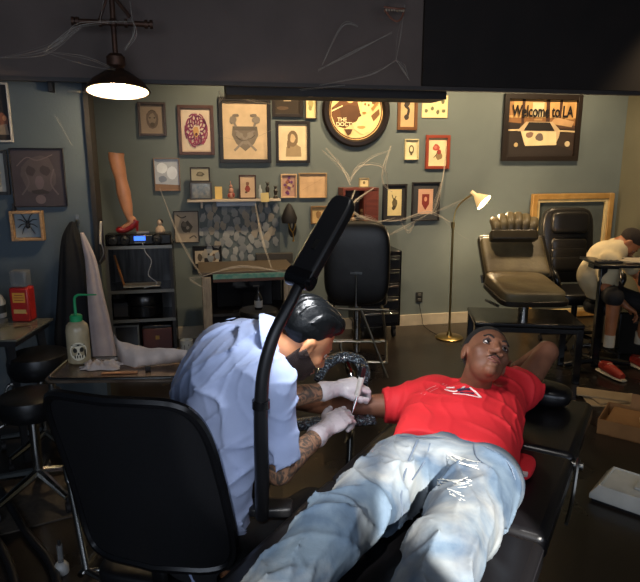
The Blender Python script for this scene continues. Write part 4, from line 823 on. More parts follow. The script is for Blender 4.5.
for k_, (x, y, r_) in enumerate(((0, 0, 0), (.05, .06, .3), (-.04, .1, -.2))): MB().box((x, y, .006+.012*k_), (.34, .16, .01), (0, 0, r_)).build('sheet', mat('pale_card', 'a08a6a', .7), t2)
p = onZ(619, 512, 0); t3 = thing('grey_tray_box', 'pale grey shallow box with sloped sides near the right edge', 'box', (p.x+.17, p.y+.04, 0), YAW-.72)
b = MB(mat('grey_white_plastic', 'b0b0aa', .5)); w, d, h = .44, .30, .09
lo_ = [(-w/2, -d/2), (w/2, -d/2), (w/2, d/2), (-w/2, d/2)]; rows = [(1.0, .015), (1.0, .04), (.84, h), (.80, h), (.80, h-.008)]
vs = [(x*s_, y*s_, z) for s_, z in rows for x, y in lo_]; fs = [(i*4+k, i*4+(k+1) % 4, i*4+4+(k+1) % 4, i*4+4+k) for i in range(4) for k in range(4)]+[(0, 1, 2, 3), (16, 17, 18, 19)]
b.add(vs, fs).build('tray', None, t3, bev=.004); MB().box((0, 0, .008), (w*.94, d*.94, .015)).build('base', m_black, t3); MB().box((.02, 0, h+.002), (.12, .09, .014)).build('knob_plate', mat('grey_white_plastic', '9a9b98', .5), t3, bev=.003)

# ================================================================== LEFT FOREGROUND: DESK, STOOLS, SHARPS BIN
dD = 3.55
p = P(0, 322, dD); zd = onZ(30, 322, .74)
ds = thing('glass_desk', 'glass topped desk with dark legs at the left edge of the photo', 'desk', (*P(-26, 324, 3.5).xy, 0), YAW+.0); zD = .74
MB().box((0, 0, zD-.006), (.72, .46, .012)).build('glass_top', mat('desk_glass', '57564e', .12, col2='6b6a60', nscale=3), ds, bev=.002)
MB().box((0, 0, zD-.03), (.68, .42, .035)).build('apron', mat('desk_dark', '252526', .4), ds)
for sx in (-1, 1):
    for sy_ in (-1, 1): MB().tube([(sx*.29, sy_*.18, zD-.04), (sx*.33, sy_*.2, 0)], [.03, .022], 4).build('leg', mat('desk_dark', '252526', .4), ds)
def sit(x, y, d, z): q = P(x, y, d); return (q.x, q.y, z)
q = onZ(24, 321, zD); sp = thing('sharps_container', 'red sharps bin with translucent top and yellow warning label on desk', 'container', (q.x, q.y+.02, zD+.001), YAW)
k = 3.55/FL
MB().box((0, 0, .105), (.115, .09, .21)).build('bin', mat('sharps_red', 'b02a26', .35), sp, bev=.01)
MB().box((0, 0, .262), (.1, .08, .1)).build('clear_lid', mat('clear_grey', 'a7a8a8', .25, trans=.6, alpha=.8), sp, bev=.012)
MB().box((0, -.0455, .15), (.075, .002, .06)).build('warning_label', mat('label_yellow', 'dd9a3c', .5), sp)
MB().box((0, -.0455, .065), (.075, .002, .025)).build('lower_label', mat('label_yellow2', 'd8a860', .5), sp)
MB().box((0, -.047, .15), (.06, .001, .004)).box((0, -.047, .165), (.05, .001, .004)).box((0, -.047, .135), (.055, .001, .004)).build('label_text', mat('label_red', '9b2a20', .5), sp)
q = onZ(-2, 318, zD); wj = thing('white_bottle', 'white rounded bottle with black cap cut by left edge, on desk', 'bottle', (q.x, q.y+.02, zD+.001)); MB(mat('bottle_white', 'aaa9a4', .4)).lathe([(0, 0), (.042, 0), (.046, .01), (.046, .1), (.03, .135), (.014, .15), (0, .15)]).build('body', None, wj); MB().cyl((0, 0, .15), (0, 0, .175), .016).build('cap', m_black, wj); MB().lathe([(.0465, .03), (.0465, .08)]).build('label_band', mat('label_dark', '2f3130', .5), wj)
q = onZ(24, 324, zD); sc1 = MB(mat('tool_brown', '5c4524', .4)).tube([(-.03, -.03, .006), (.05, .0, .008)], [.007, .004], 8).build('small_tool'); sc1.location = (q.x, q.y-.06, zD+.001); tag(sc1, 'small brown handled tool lying in front of the sharps bin', 'tool')
# round stools
def stool(label, x, y, zt, d=None, r=.19, th=.12):
    c = onZ(x, y, zt); t = thing('round_stool', label, 'stool', (c.x, c.y, 0), .4, 'black round stools at the left edge')
    MB().lathe([(0, zt-th), (r*.93, zt-th), (r, zt-th*.75), (r*1.01, zt-th*.4), (r*.95, zt-.01), (r*.8, zt), (0, zt)], n=36).build('seat', m_vinyl, t)
    MB().cyl((0, 0, .12), (0, 0, zt-th), .025).build('gas_lift', m_chrome, t)
    MB().tube([(-r*.3, .0, zt-th-.02), (-r*1.0, -.02, zt-th-.03), (-r*1.15, -.03, zt-th-.1)], .008, 8, 4).build('lever', m_chrome, t)
    for i in range(5):
        q = 2*PI*i/5; e_ = Vector((.27*math.cos(q), .27*math.sin(q), .08)); l = MB().tube([(0, 0, .13), e_], [.026, .016], 8).build('leg', m_chrome, t)
        MB().cyl((e_.x-.012, e_.y, .028), (e_.x+.012, e_.y, .028), .028, n=12).cyl((e_.x, e_.y, .03), (e_.x, e_.y, .085), .008).build('caster', m_black, l)
    return t
stool('black round stool farther back, beneath the front of glass desk', 38, 352, .62, r=.17, th=.13)
stool('nearer lower black round stool with a chrome caster base at left edge', 30, 393, .56, r=.155, th=.11)
# black hoses on the floor, bottom left
hz = mat('rubber_hose', '17171a', .45)
for k_, (pts, lb) in enumerate((([(-30, 455), (0, 490), (25, 530), (50, 562), (62, 600)], 'upper black rubber hose curving over floor, bottom left corner'), ([(-52, 508), (-14, 530), (6, 556), (20, 600)], 'lower black rubber hose, nearest the bottom left corner'))):
    o = MB(hz).tube([onZ(x, y, .019) for x, y in pts], .018, 10, 6).build('rubber_hose'); c = onZ(*pts[1], 0); origin_to(o, c); tag(o, lb, 'hose', 'black hoses on the floor')
mt = MB(mat('floor_mat', '3a342e', .8, col2='4a4238', nscale=30)).box((0, 0, .004), (.62, .44, .008)).build('floor_mat'); q = onZ(60, 500, 0); mt.location = (q.x-.1, q.y, 0); mt.rotation_euler = (0, 0, .3); tag(mt, 'thin speckled grey brown mat under the tray stand', 'mat')
# ================================================================== TRAY TABLE BEHIND THE MESH CHAIR
zTr = .80
c0 = onZ(124, 368, zTr); tr = thing('tray_stand', 'steel tray stand on a chrome post behind the mesh chair', 'tray stand', (c0.x, c0.y, 0), YAW+.05)
m_tray = mat('tray_steel', '8f7f70', .25, .8, col2='6a5648', nscale=6)
b = MB(); b.pad((0, 0, zTr-.006), (.60, .30, .014), e=.2, e2=.2); b.build('tray', m_tray, tr)
b = MB(); rim = [(.285*math.copysign(abs(math.cos(t))**.22, math.cos(t)), .14*math.copysign(abs(math.sin(t))**.22, math.sin(t)), zTr+.004) for t in [2*PI*i/40 for i in range(41)]]; b.tube(rim, .006, 6, caps=False).build('tray_rim', m_chrome, tr)
I = world_of(tr).inverted(); tb = I @ onZ(87, 574, .04); tb.z = 0
tp_ = Vector((-.27, -.12, zTr-.02))
MB().tube([tp_, (tp_.x, tp_.y, zTr-.05), (tb.x, tb.y, .05)], .014, 12).build('post', m_chrome, tr)
MB().cyl(tp_.lerp(tb, .42), tp_.lerp(tb, .50), .018).build('post_collar', m_chrome, tr)
MB().tube([(tb.x, tb.y, .05), (tb.x+.42, tb.y+.05, .05)], .013, 8).tube([(tb.x-.02, tb.y-.02, .05), (tb.x+.03, tb.y+.33, .05)], .013, 8).tube([(tb.x+.0, tb.y, .055), (tb.x+.1, tb.y-.06, .045)], .013, 8).build('base', m_chrome, tr)
for x, y in ((.42, .05), (.03, .33), (.11, -.06)): MB().cyl((tb.x+x-.012, tb.y+y, .028), (tb.x+x+.012, tb.y+y, .028), .028, n=14).cyl((tb.x+x, tb.y+y, .03), (tb.x+x, tb.y+y, .06), .009).build('caster', mat('caster_grey', '8f8d86', .4), tr)
q = onZ(62, 572, 0); cp_ = thing('clear_plunger', 'upright clear plastic plunger with white collar on floor beside the tray stand', 'plunger', (q.x, q.y, 0)); MB().lathe([(0, 0), (.03, 0), (.03, .03), (.02, .045), (.012, .05), (0, .05)]).build('collar', mat('milky_plastic', 'b5b3ae', .35), cp_); MB().cyl((0, 0, .05), (0, 0, .13), .012).build('tube', mat('clear_grey', 'a7a8a8', .25, trans=.6, alpha=.8), cp_); MB().cyl((0, 0, .13), (0, 0, .155), .007).build('tip', m_black, cp_)
zt3 = zTr+.0025
# wash bottle
q = onZ(80, 362, zTr); w_ = thing('wash_bottle', 'clear squeeze wash bottle with green cap and bent green spout', 'bottle', (q.x, q.y, zt3), YAW)
k = .0040
MB().lathe([(0, 0), (.044, 0), (.05, .006), (.05, .15), (.045, .175), (.03, .19), (.022, .195), (0, .195)], n=28).build('body', mat('milky_clear', 'b9ab8c', .25, col2='9a8c6e', trans=.25, nscale=10), w_)
MB().lathe([(.027, .188), (.027, .215), (.02, .222), (0, .222)], n=20).build('cap', mat('cap_green', '1f8a55', .4), w_)
MB().tube([(0, 0, .215), (.0, 0, .29), (.012, 0, .308), (.03, 0, .312), (.1, 0, .312)], [.007, .006, .006, .005, .003], 8, 4).build('spout', mat('cap_green', '1f8a55', .4), w_)
lb = MB(mat('skull_label', 'cdc5ae', .5)); n = 20
sk = Vector((.012, -.0505, .062))
def wrap(x, z, o=.0): a_ = x/.0505-.25*0+.35; return Vector(((.0508+o)*math.sin(a_), -(.0508+o)*math.cos(a_), .062+z))
def disc(mb, cx, cz, rx, rz, o, n=18): mb.add([wrap(cx, cz, o)]+[wrap(cx+rx*math.cos(2*PI*i/n), cz+rz*math.sin(2*PI*i/n), o) for i in range(n)], [(0, 1+i, 1+(i+1) % n) for i in range(n)])
disc(lb, 0, 0, .038, .042, .0004); lb.use(mat('label_ink', '17170f', .5))
disc(lb, -.014, .006, .009, .011, .0012); disc(lb, .014, .008, .009, .011, .0012); disc(lb, 0, -.01, .004, .006, .0012)
for x in (-.015, -.005, .005, .015): disc(lb, x, -.024, .003, .008, .0012, 8)
disc(lb, 0, .03, .03, .005, .0012); disc(lb, .028, -.01, .004, .02, .0012)
lb.build('skull_label', None, w_, fix=False)
# paper towels
def crumple(name, lab, cat, c, size, seed, rz, m, amp=.012, hgt=.02):
    rn = random.Random(seed); nx, ny = 26, 18; vs = []; fs = []; off = Vector((rn.random()*9, rn.random()*9, 0))
    for side in (0, 1):
        for j in range(ny):
            for i in range(nx):
                x, y = (i/(nx-1)-.5), (j/(ny-1)-.5); e_ = 1-.25*noise.noise(Vector((x*4, y*4, 5))+off)
                z = hgt*(.35+.9*abs(noise.noise(Vector((x*5, y*4, 1))+off)))+amp*noise.noise(Vector((x*13, y*11, 3))+off); ed = min(1, 6*min(.5-abs(x), .5-abs(y))+.08)
                vs.append((x*size[0]*e_, y*size[1]*e_, max(.0012, z*ed)+.0015-side*.0013))
    for s_ in (0, 1):
        for j in range(ny-1):
            for i in range(nx-1): a_ = s_*nx*ny+j*nx+i; fs.append((a_, a_+1, a_+nx+1, a_+nx))
    for i in range(nx-1): fs += [(i, i+1, nx*ny+i+1, nx*ny+i), ((ny-1)*nx+i, (ny-1)*nx+i+1, nx*ny+(ny-1)*nx+i+1, nx*ny+(ny-1)*nx+i)]
    for j in range(ny-1): fs += [(j*nx, j*nx+nx, nx*ny+j*nx+nx, nx*ny+j*nx), (j*nx+nx-1, j*nx+2*nx-1, nx*ny+j*nx+2*nx-1, nx*ny+j*nx+nx-1)]
    o = MB(m).add(vs, fs).build(name, sharp=70); o.location = c; o.rotation_euler = (0, 0, rz); return tag(o, lab, cat)
m_tow = mat('paper_towel', 'b5a8a2', .9, bump=.2, bscale=80)
q = onZ(93, 366, zTr); crumple('crumpled_towel', 'crumpled white paper towel on the tray right of wash bottle', 'paper towel', (q.x+.04, q.y-.03, zt3), (.17, .09), 3, YAW, m_tow, .012, .03)
# standing curved towel: a sheet that rises to a peak and flows to the right
vs = []; fs = []; nU, nV = 40, 8
topc = catmull([P(115, 334, 2.75), P(121, 341, 2.72), P(133, 344, 2.7), (P(150, 348, 2.68)), P(166, 348, 2.66), P(188, 350, 2.66)], 8)
botc = catmull([onZ(116, 352, zTr+.004), onZ(120, 362, zTr+.004), onZ(133, 367, zTr+.004), onZ(150, 366, zTr+.004), onZ(168, 364, zTr+.004), onZ(188, 362, zTr+.004)], 8)
th = Vector((0, .003, 0))
for s_ in (0, 1):
    for a_, b_ in zip(topc, botc):
        for j in range(nV): t_ = j/(nV-1); v = b_.lerp(a_, t_); v = v+Vector((.006*math.sin(t_*5), -.03*math.sin(t_*PI)+.004*math.sin(v.x*90), 0))+th*s_; vs.append(v)
M_ = len(topc)
for s_ in (0, 1):
    for i in range(M_-1):
        for j in range(nV-1): a_ = s_*M_*nV+i*nV+j; fs.append((a_, a_+1, a_+nV+1, a_+nV))
K = M_*nV
for i in range(M_-1):
    for j in (0, nV-1): a_ = i*nV+j; fs.append((a_, a_+nV, a_+nV+K, a_+K))
for j in range(nV-1):
    for i in (0, M_-1): a_ = i*nV+j; fs.append((a_, a_+1, a_+1+K, a_+K))
o = MB(m_tow).add(vs, fs).build('paper_towel_sheet', sharp=70); origin_to(o, botc[20]); tag(o, 'long curled white paper towel sheet at the back edge of tray', 'paper towel')
q = onZ(148, 371, zTr); o = MB(m_black).box((0, 0, .01), (.022, .02, .02)).build('ink_cap', bev=.003); o.location = (q.x, q.y, zt3); tag(o, 'small black cube shaped ink cap on the tray', 'ink cap')
q = onZ(120, 373, zTr); o = MB(mat('wood_stick', '94603a', .5)).box((0, 0, .003), (.15, .018, .005)).build('wooden_stick'); o.location = (q.x, q.y-.01, zt3); o.rotation_euler = (0, 0, YAW+.1); tag(o, 'orange brown wooden stick lying on the tray front', 'stick')

# ================================================================== MESH CHAIR THE ARTIST SITS ON
yc_ = YAW-math.radians(33)      # chair faces local +y
pel = P(206, 536, 1.90)
cb_ = P(142, 480, 1.62)
mc = thing('mesh_task_chair', 'black mesh backed task chair in the left foreground under the tattoo artist', 'chair', (cb_.x, cb_.y, 0), YAW-math.radians(12))
m_mesh = pattern('black_mesh', '18181b', '060607', 'voronoi', 260, .12, .1, .55); m_mesh.node_tree.nodes['Principled BSDF'].inputs['Alpha'].default_value = .955
zt4, zb4 = 1.145, .56; wM = .46
def bx(u, v):      # u -1..1, v 0 bottom..1 top -> curved back surface
    hw = wM/2*(1.03-.10*v)
    return Vector((u*hw, -.05*(1-u*u)*1.0+.10-.08*(v-.4)**2-.17*v, zb4+(zt4-zb4)*v))
def outline(n=64):
    o_ = []
    for i in range(n):
        t = 2*PI*i/n; cx_, sx_ = math.cos(t), math.sin(t); p = .34 if sx_ > 0 else .25
        u = math.copysign(abs(cx_)**p, cx_); v = .5+.5*math.copysign(abs(sx_)**(.42 if sx_ > 0 else .3), sx_); o_.append((u, v))
    return o_
ol_ = outline(); MB().tube([bx(u, v) for u, v in ol_]+[bx(*ol_[0])], .014, 8, caps=False).build('back_frame', m_gl, mc)
vs = []; fs = []; rings = 9; n = len(ol_)
for th_ in (0, .004):
    for r in range(rings):
        f_ = 1-r/(rings-1)*.999
        for u, v in ol_: p = bx(u*f_, .5+(v-.5)*f_); vs.append(p+Vector((0, -th_, 0)))
for s_ in (0, 1):
    for r in range(rings-1):
        for k in range(n): a_ = s_*rings*n; fs.append((a_+r*n+k, a_+r*n+(k+1) % n, a_+(r+1)*n+(k+1) % n, a_+(r+1)*n+k))
MB(m_mesh).add(vs, fs).build('mesh_back', None, mc)
MB().tube([(0, .07, .60), (0, .06, .52), (0, .1, .41), (0, .2, .40)], [.022, .025, .03, .03], 8, 4, flat=((0, 0, 1), .5)).build('back_support', m_gl, mc)
MB().pad((0, .30, .45), (.48, .46, .08)).build('seat', m_vinyl, mc)
MB().cyl((0, .26, .1), (0, .26, .42), .028).build('gas_lift', m_gl, mc)
for i in range(5):
    q = 2*PI*i/5+.5; e_ = Vector((.29*math.cos(q), .26+.29*math.sin(q), .075)); l = MB().tube([(0, .26, .11), e_], [.026, .016], 8).build('leg', m_gl, mc)
    MB().cyl((e_.x-.012, e_.y, .028), (e_.x+.012, e_.y, .028), .028, n=12).cyl((e_.x, e_.y, .03), (e_.x, e_.y, .08), .007).build('caster', m_black, l)

# ================================================================== TATTOO BED
zBed = .66
R1, R2_ = onZ(594, 402, zBed), onZ(532, 582, zBed); ax = (R2_-R1); ax.z = 0; ax.normalize(); lf = Vector((ax.y, -ax.x, 0))   # ax toward the feet; lf toward the artist
if lf.dot(C(-1, 0)) < 0: lf = -lf
bedW = .70; head0 = R1
yaw_b = math.atan2(ax.y, ax.x)          # local x = toward the feet, local y
bed = thing('tattoo_bed', 'long black vinyl tattoo bed in three sections under the lying man', 'bed', (*(head0+lf*bedW/2+ax*.95).xy, 0), yaw_b)
Bi = world_of(bed).inverted(); h_l = Bi @ head0; yl = (Bi @ (head0+lf*bedW)).y; sgn = 1 if yl > 0 else -1
m_bed = mat('bed_vinyl', '131214', .3, col2='0e0d0f', nscale=4, bump=.06, bscale=16, rvar=.05)
secs = [(0, .575), (.585, 1.13), (1.14, 1.9)]
for i, (a_, b_) in enumerate(secs):
    x0, x1 = h_l.x+a_, h_l.x+b_; o = MB().box(((x0+x1)/2, 0, zBed-.045), (x1-x0, bedW, .09)).build('cushion', m_bed, bed, bev=.028, seg=4)
    MB().tube([(x0+.02, -bedW/2+.004, zBed-.02), (x1-.02, -bedW/2+.004, zBed-.02)], .004, 6).tube([(x0+.02, bedW/2-.004, zBed-.02), (x1-.02, bedW/2-.004, zBed-.02)], .004, 6).build('piping', mat('piping_black', '1d1c1f', .3), o)
MB().box((h_l.x+.95, 0, zBed-.11), (1.8, bedW-.12, .035)).build('bed_frame', m_gl, bed, bev=.006)
MB().box((h_l.x+.95, 0, .3), (.26, .3, .5)).box((h_l.x+.95, 0, .035), (.95, .5, .07)).build('pedestal', mat('pedestal_black', '19191a', .4), bed, bev=.01)
MB().tube([(h_l.x+.57, -sgn*(bedW/2+.012), zBed-.01), (h_l.x+.60, -sgn*(bedW/2+.012), zBed-.03), (h_l.x+.66, -sgn*(bedW/2+.012), zBed-.12), (h_l.x+.78, -sgn*(bedW/2+.012), zBed-.15)], .007, 6, 4).cyl((h_l.x+.58, -sgn*(bedW/2-.01), zBed-.03), (h_l.x+.58, -sgn*(bedW/2+.03), zBed-.03), .014).build('hinge_lever', m_steel, bed)
hp = Bi @ onZ(548, 392, zBed+.05)
hr = MB(); hr.pad((hp.x+.01, (hp.y)+sgn*.07, zBed+.048), (.17, .34, .095), e=.6, e2=.7); hr.build('headrest', m_bed, bed)

# ================================================================== ARMREST WRAPPED IN PLASTIC
m_wrap = mat('plastic_wrap', '23272c', .12, col2='8493a0', nscale=110, bump=1.0, bscale=90, lo=.52, hi=.80, coat=.8)  # pale speckles in the colour imitate highlights on crinkled plastic
base = onZ(352, 470, 0)
pA = P(345, 372, 2.40); ar = thing('armrest_stand', 'black armrest stand wrapped in crinkled clear plastic between the two men', 'armrest', (pA.x+.02, pA.y+.05, 0))
MB().tube([P(318, 380, 2.36), P(325, 366, 2.42), P(341, 357, 2.48), P(358, 360, 2.46), P(364, 372, 2.42), P(362, 384, 2.38)], [.018, .026, .028, .028, .027, .024], 14, 8, flat=((0, 0, 1), .7)).build('curved_pad', m_wrap, ar, world=True)
padc = P(338, 424, 2.22)
MB().tube([P(296, 425, 2.16), P(318, 422, 2.2), P(345, 421, 2.26), P(372, 419, 2.3)], .04, 14, 6, flat=((0, 0, 1), .5)).build('arm_pad', m_wrap, ar, world=True)
MB().tube([P(345, 360, 2.47), P(350, 372, 2.5), P(352, 395, 2.50), Vector((ar.location.x, ar.location.y, .05))], .016, 10, 3).tube([P(345, 424, 2.28), P(350, 430, 2.42), Vector((ar.location.x, ar.location.y, .55))], .014, 8, 3).build('post', m_chrome, ar, world=True)
MB().lathe([(0, 0), (.16, 0), (.16, .015), (.03, .03), (.02, .06), (0, .06)]).build('base', m_gl, ar)

# ================================================================== BLACK ARM LAMP
gm = mat('lamp_black', '141416', .4)
root = onZ(262, 516, zBed+.012)
al = thing('arm_lamp', 'black task lamp on a thick curved arm rising from bed edge', 'lamp', root)
arm = [P(262, 516, (CAMZ-zBed-.01)/(-ray(262, 516).z)), P(262, 480, 1.70), P(261, 440, 1.64), P(261, 404, 1.60), P(264, 370, 1.58), P(274, 335, 1.57), P(290, 303, 1.58), P(303, 277, 1.60)]
MB().tube(arm, [.021, .021, .020, .019, .018, .017, .016, .014], 14, 8).build('arm', gm, al, world=True)
MB().cyl(P(261, 408, 1.602), P(261, 400, 1.598), .024, n=20).build('collar', m_gl, al, world=True)
MB().pad(arm[0]+Vector((.03, .02, .012)), (.13, .07, .03), (0, 0, YAW)).build('clamp', gm, al, world=True)
l0, l1 = P(301, 278, 1.60), P(342, 206, 1.66); lax = (l1-l0).normalized()
nrm = dirC(.15, -.78, -.6); nrm = (nrm-lax*nrm.dot(lax)).normalized(); wid = lax.cross(nrm); M = Matrix((wid, lax, nrm)).transposed()
b = MB(); L = (l1-l0).length+.05; c_ = (l0+l1)/2
pr = []
for i in range(40):
    t = 2*PI*i/40; pr.append((.038*math.copysign(abs(math.cos(t))**.45, math.cos(t)), L/2*math.copysign(abs(math.sin(t))**.25, math.sin(t))))
b.prism(pr, .036, lambda x, y, d: c_+M @ Vector((x, y, d-.018))); hd = b.build('lamp_head', gm, al, world=True, bev=.008, seg=3)
b = MB(); b.prism([(x*.8, y*.88) for x, y in pr], .003, lambda x, y, d: c_+M @ Vector((x, y, d+.018))); b.build('light_panel', mat('led_panel', 'dfe6ee', .4, emit='dfeaff', estr=3.0), al, world=True)
b = MB(); b.cyl(l0-wid*.035-lax*.0, l0+wid*.035, .028, n=20).cyl(l0-wid*.042, l0-wid*.034, .014).cyl(l0-wid*.043-nrm*.0, l0+wid*.045, .008); b.build('hinge', m_gl, al, world=True)
MB().box(c_-nrm*.0195-lax*.02, (.012, .03, .003), M).build('switch', m_steel, al, world=True)
LPC, LPN, LPM = c_+nrm*.03, nrm, M

# ================================================================== PEOPLE
def frame_of(fwd, up):
    f = Vector(fwd).normalized(); u = Vector(up); u = (u-f*u.dot(f)).normalized(); r = u.cross(f)*-1   # r = subject's right... (x axis)
    r = f.cross(u); return Matrix((r, f, u)).transposed()      # columns: right(x), forward(y), up(z)
def head(F_, c, M, s=1.0, nw=1.0, neck=None, neckr=.056, beard=0):
    T = lambda x, y, z: np.array(Vector(c)+M @ (Vector((x, y, z))*s))
    A = np.array(M); S = lambda *r: tuple(q*s for q in r)
    F_.ell(T(0, -.014, .036), S(.074, .093, .085), A, k=.01)
    F_.ell(T(0, .028, -.015), S(.062, .064, .082), A, k=.03)
    F_.ell(T(0, .034, -.07), S(.05, .05, .042), A, k=.025)
    F_.ell(T(0, .073, -.100), S(.022, .021, .018), A, k=.016)
    F_.cap(T(-.03, .082, .022), T(.03, .082, .022), .010*s, k=.014)
    for sx in (-1, 1):
        F_.ell(T(sx*.043, .06, -.028), S(.02, .02, .017), A, k=.02)
        F_.ell(T(sx*.031, .102, .0), S(.017, .016, .011), A, k=.008, mode='sub')
        F_.ell(T(sx*.0755, -.008, -.008), S(.009, .02, .032), A, k=.006); F_.ell(T(sx*.085, .001, -.006), S(.007, .012, .021), A, k=.004, mode='sub')
        F_.ell(T(sx*.0115*nw, .099, -.042), S(.009*nw, .011, .0085), A, k=.006)
    F_.cap(T(0, .09, .008), T(0, .112, -.036), .007*s, .0115*s, k=.008)
    F_.ell(T(0, .09, -.066), S(.025, .013, .0075), A, k=.006); F_.ell(T(0, .089, -.08), S(.021, .013, .008), A, k=.006)
    F_.cap(T(-.022, .104, -.0728), T(.022, .104, -.0728), .0022*s, k=.003, mode='sub')
    if neck is not None: F_.cap(T(0, -.032, -.055), np.array(neck), neckr*s*.95, neckr*1.12, k=.016)
    return T
def face_parts(parent, T, M, s=1.0, lipc='6a3a34', browc='14100e', eyes=True, look=(0, 0), lids='4a2c20'):
    A = M; S = lambda *r: tuple(q*s for q in r)
    for sx in (-1, 1):
        if eyes:
            c = Vector(T(sx*.031, .0735, .0)); e = MB(mat('eye_white', 'd6ccc3', .3)); e.ell(c, .0135*s, A, 16, 12).build('eye', None, parent, world=True)
            g = (M @ Vector((look[0], 1, look[1])).normalized()); MB().ell(c+g*.0078*s, .0078*s, A, 14, 10).build('iris', mat('iris_brown', '150c08', .2), parent, world=True)
            b = MB(mat('lid_'+lids, lids, .5)); b.tube([Vector(T(sx*.031-.0155, .080, .001)), Vector(T(sx*.031-.006, .0885, .0075)), Vector(T(sx*.031+.006, .0885, .0075)), Vector(T(sx*.031+.0155, .080, .001))], .0036*s, 6, 4).tube([Vector(T(sx*.031-.0145, .080, -.003)), Vector(T(sx*.031, .0875, -.0098)), Vector(T(sx*.031+.0145, .080, -.003))], .0028*s, 6, 4).build('eyelid', None, parent, world=True)
        b = MB(mat('brow_'+browc, browc, .8)); b.tube([Vector(T(sx*.014, .0925, .019)), Vector(T(sx*.03, .0915, .027)), Vector(T(sx*.048, .079, .022))], [.003*s, .004*s, .0018*s], 6, 4).build('eyebrow', None, parent, world=True)
    b = MB(mat('lip_'+lipc, lipc, .4)); b.tube([Vector(T(-.024, .093, -.0715)), Vector(T(-.01, .1025, -.0665)), Vector(T(.01, .1025, -.0665)), Vector(T(.024, .093, -.0715))], [.001, .0038*s, .0038*s, .001], 8, 4)
    b.tube([Vector(T(-.022, .092, -.0745)), Vector(T(0, .1015, -.0805)), Vector(T(.022, .092, -.0745))], [.001, .0045*s, .001], 8, 5).build('lips', None, parent, world=True)
def hand(F_, wrist, fwd, back, thumb_side, s=1.0, curl=(30, 40, 30), spread=4, thumb=(25, 20), k=.006, rot=None, wr=.026, inflate=0):
    """fwd: wrist to knuckles, back: out of the back of the hand, thumb_side: +1/-1 along fwd x back"""
    f = Vector(fwd).normalized(); n = Vector(back); n = (n-f*n.dot(f)).normalized(); sd = f.cross(n)*thumb_side; w = Vector(wrist); i_ = inflate
    P_ = lambda x, y, z: w+(sd*x+f*y+n*z)*s
    F_.cap(P_(0, 0, 0), P_(0, .055, 0), wr*s+i_, .036*s+i_, k=.01, flat=n, fk=.55)
    F_.cap(P_(.018, .04, 0), P_(.02, .088, 0), .02*s+i_, .0125*s+i_, k=.012, flat=n, fk=.75); F_.cap(P_(-.018, .03, 0), P_(-.024, .082, 0), .02*s+i_, .0115*s+i_, k=.012, flat=n, fk=.75)
    F_.cap(P_(0, .03, 0), P_(0, .088, 0), .026*s+i_, .014*s+i_, k=.012, flat=n, fk=.6)
    LEN = [(.043, .026, .021), (.047, .03, .022), (.043, .028, .021), (.034, .021, .018)]
    for q, x in enumerate((.028, .0095, -.0095, -.0275)):
        c3 = curl[q] if isinstance(curl[0], (tuple, list)) else curl
        a = math.radians((1.5-q)*spread); d = (f*math.cos(a)+sd*math.sin(a)).normalized(); p = P_(x, .088-abs(x)*.18, .0); axr = n.cross(d).normalized() ; r = (.0093, .0095, .009, .008)[q]*s
        for j in range(3):
            d = Matrix.Rotation(math.radians(c3[j]), 3, axr) @ d
            if d.dot(n) > .9: pass
            p2 = p+d*LEN[q][j]*s; F_.cap(p, p2, r*(1-.06*j)+i_, r*(.93-.06*j)+i_, k=.0035 if j else .006); p = p2
    p = P_(.022, .02, -.006); d = (sd*.75+f*.75-n*.25).normalized(); axr = sd.cross(f)*0+n
    for j, (l, r) in enumerate(((.04, .0125), (.031, .0105), (.026, .0095))):
        d2 = (Matrix.Rotation(math.radians(-thumb[0] if False else 0), 3, n) @ d)
        if j: d2 = (d*math.cos(math.radians(thumb[j-1]))+(f-d*f.dot(d)).normalized()*math.sin(math.radians(thumb[j-1]))*.8-n*math.sin(math.radians(thumb[j-1]))*.5).normalized()
        p2 = p+d2*l*s; F_.cap(p, p2, r*s+i_, r*.9*s+i_, k=.006); p = p2; d = d2
    return P_
def folds(seed, amp=.004, dirv=(1, 0, 0), freq=60, second=.5):
    d = Vector(dirv).normalized(); o = d.orthogonal().normalized(); o2 = d.cross(o); r = random.Random(seed); a, b, c = [r.uniform(0, 6) for _ in range(3)]
    def fn(x, y, z):
        u = x*d.x+y*d.y+z*d.z; v = x*o.x+y*o.y+z*o.z; w = x*o2.x+y*o2.y+z*o2.z
        w1 = np.sin(u*freq+2.2*np.sin(v*13+a)+1.8*np.sin(w*11+b)); mod = .5+.5*np.sin(u*9+v*15+w*12+c)
        return amp*(w1*mod)+amp*second*np.sin(u*freq*.45+v*24+w*17+a)*np.cos(v*19-w*14+b)
    return fn

def creases(seed, amp=.008, dirv=(1, 0, 0), freq=30, p=3.0):
    d = Vector(dirv).normalized(); o = d.orthogonal().normalized(); o2 = d.cross(o); r = random.Random(seed); a, b, c, e = [r.uniform(0, 6) for _ in range(4)]
    def fn(x, y, z):
        u = x*d.x+y*d.y+z*d.z; v = x*o.x+y*o.y+z*o.z; w = x*o2.x+y*o2.y+z*o2.z
        ph = u*freq+1.5*np.sin(v*9+a)+1.3*np.sin(w*8+b)+.5*np.sin(v*31+w*17+c)
        mod = np.clip(.5+.9*np.sin(u*7+v*11+c)*np.sin(w*10-v*6+e), 0, 1)
        return amp*mod*(.5-(1-np.abs(np.sin(ph)))**p*1.6)
    return fn
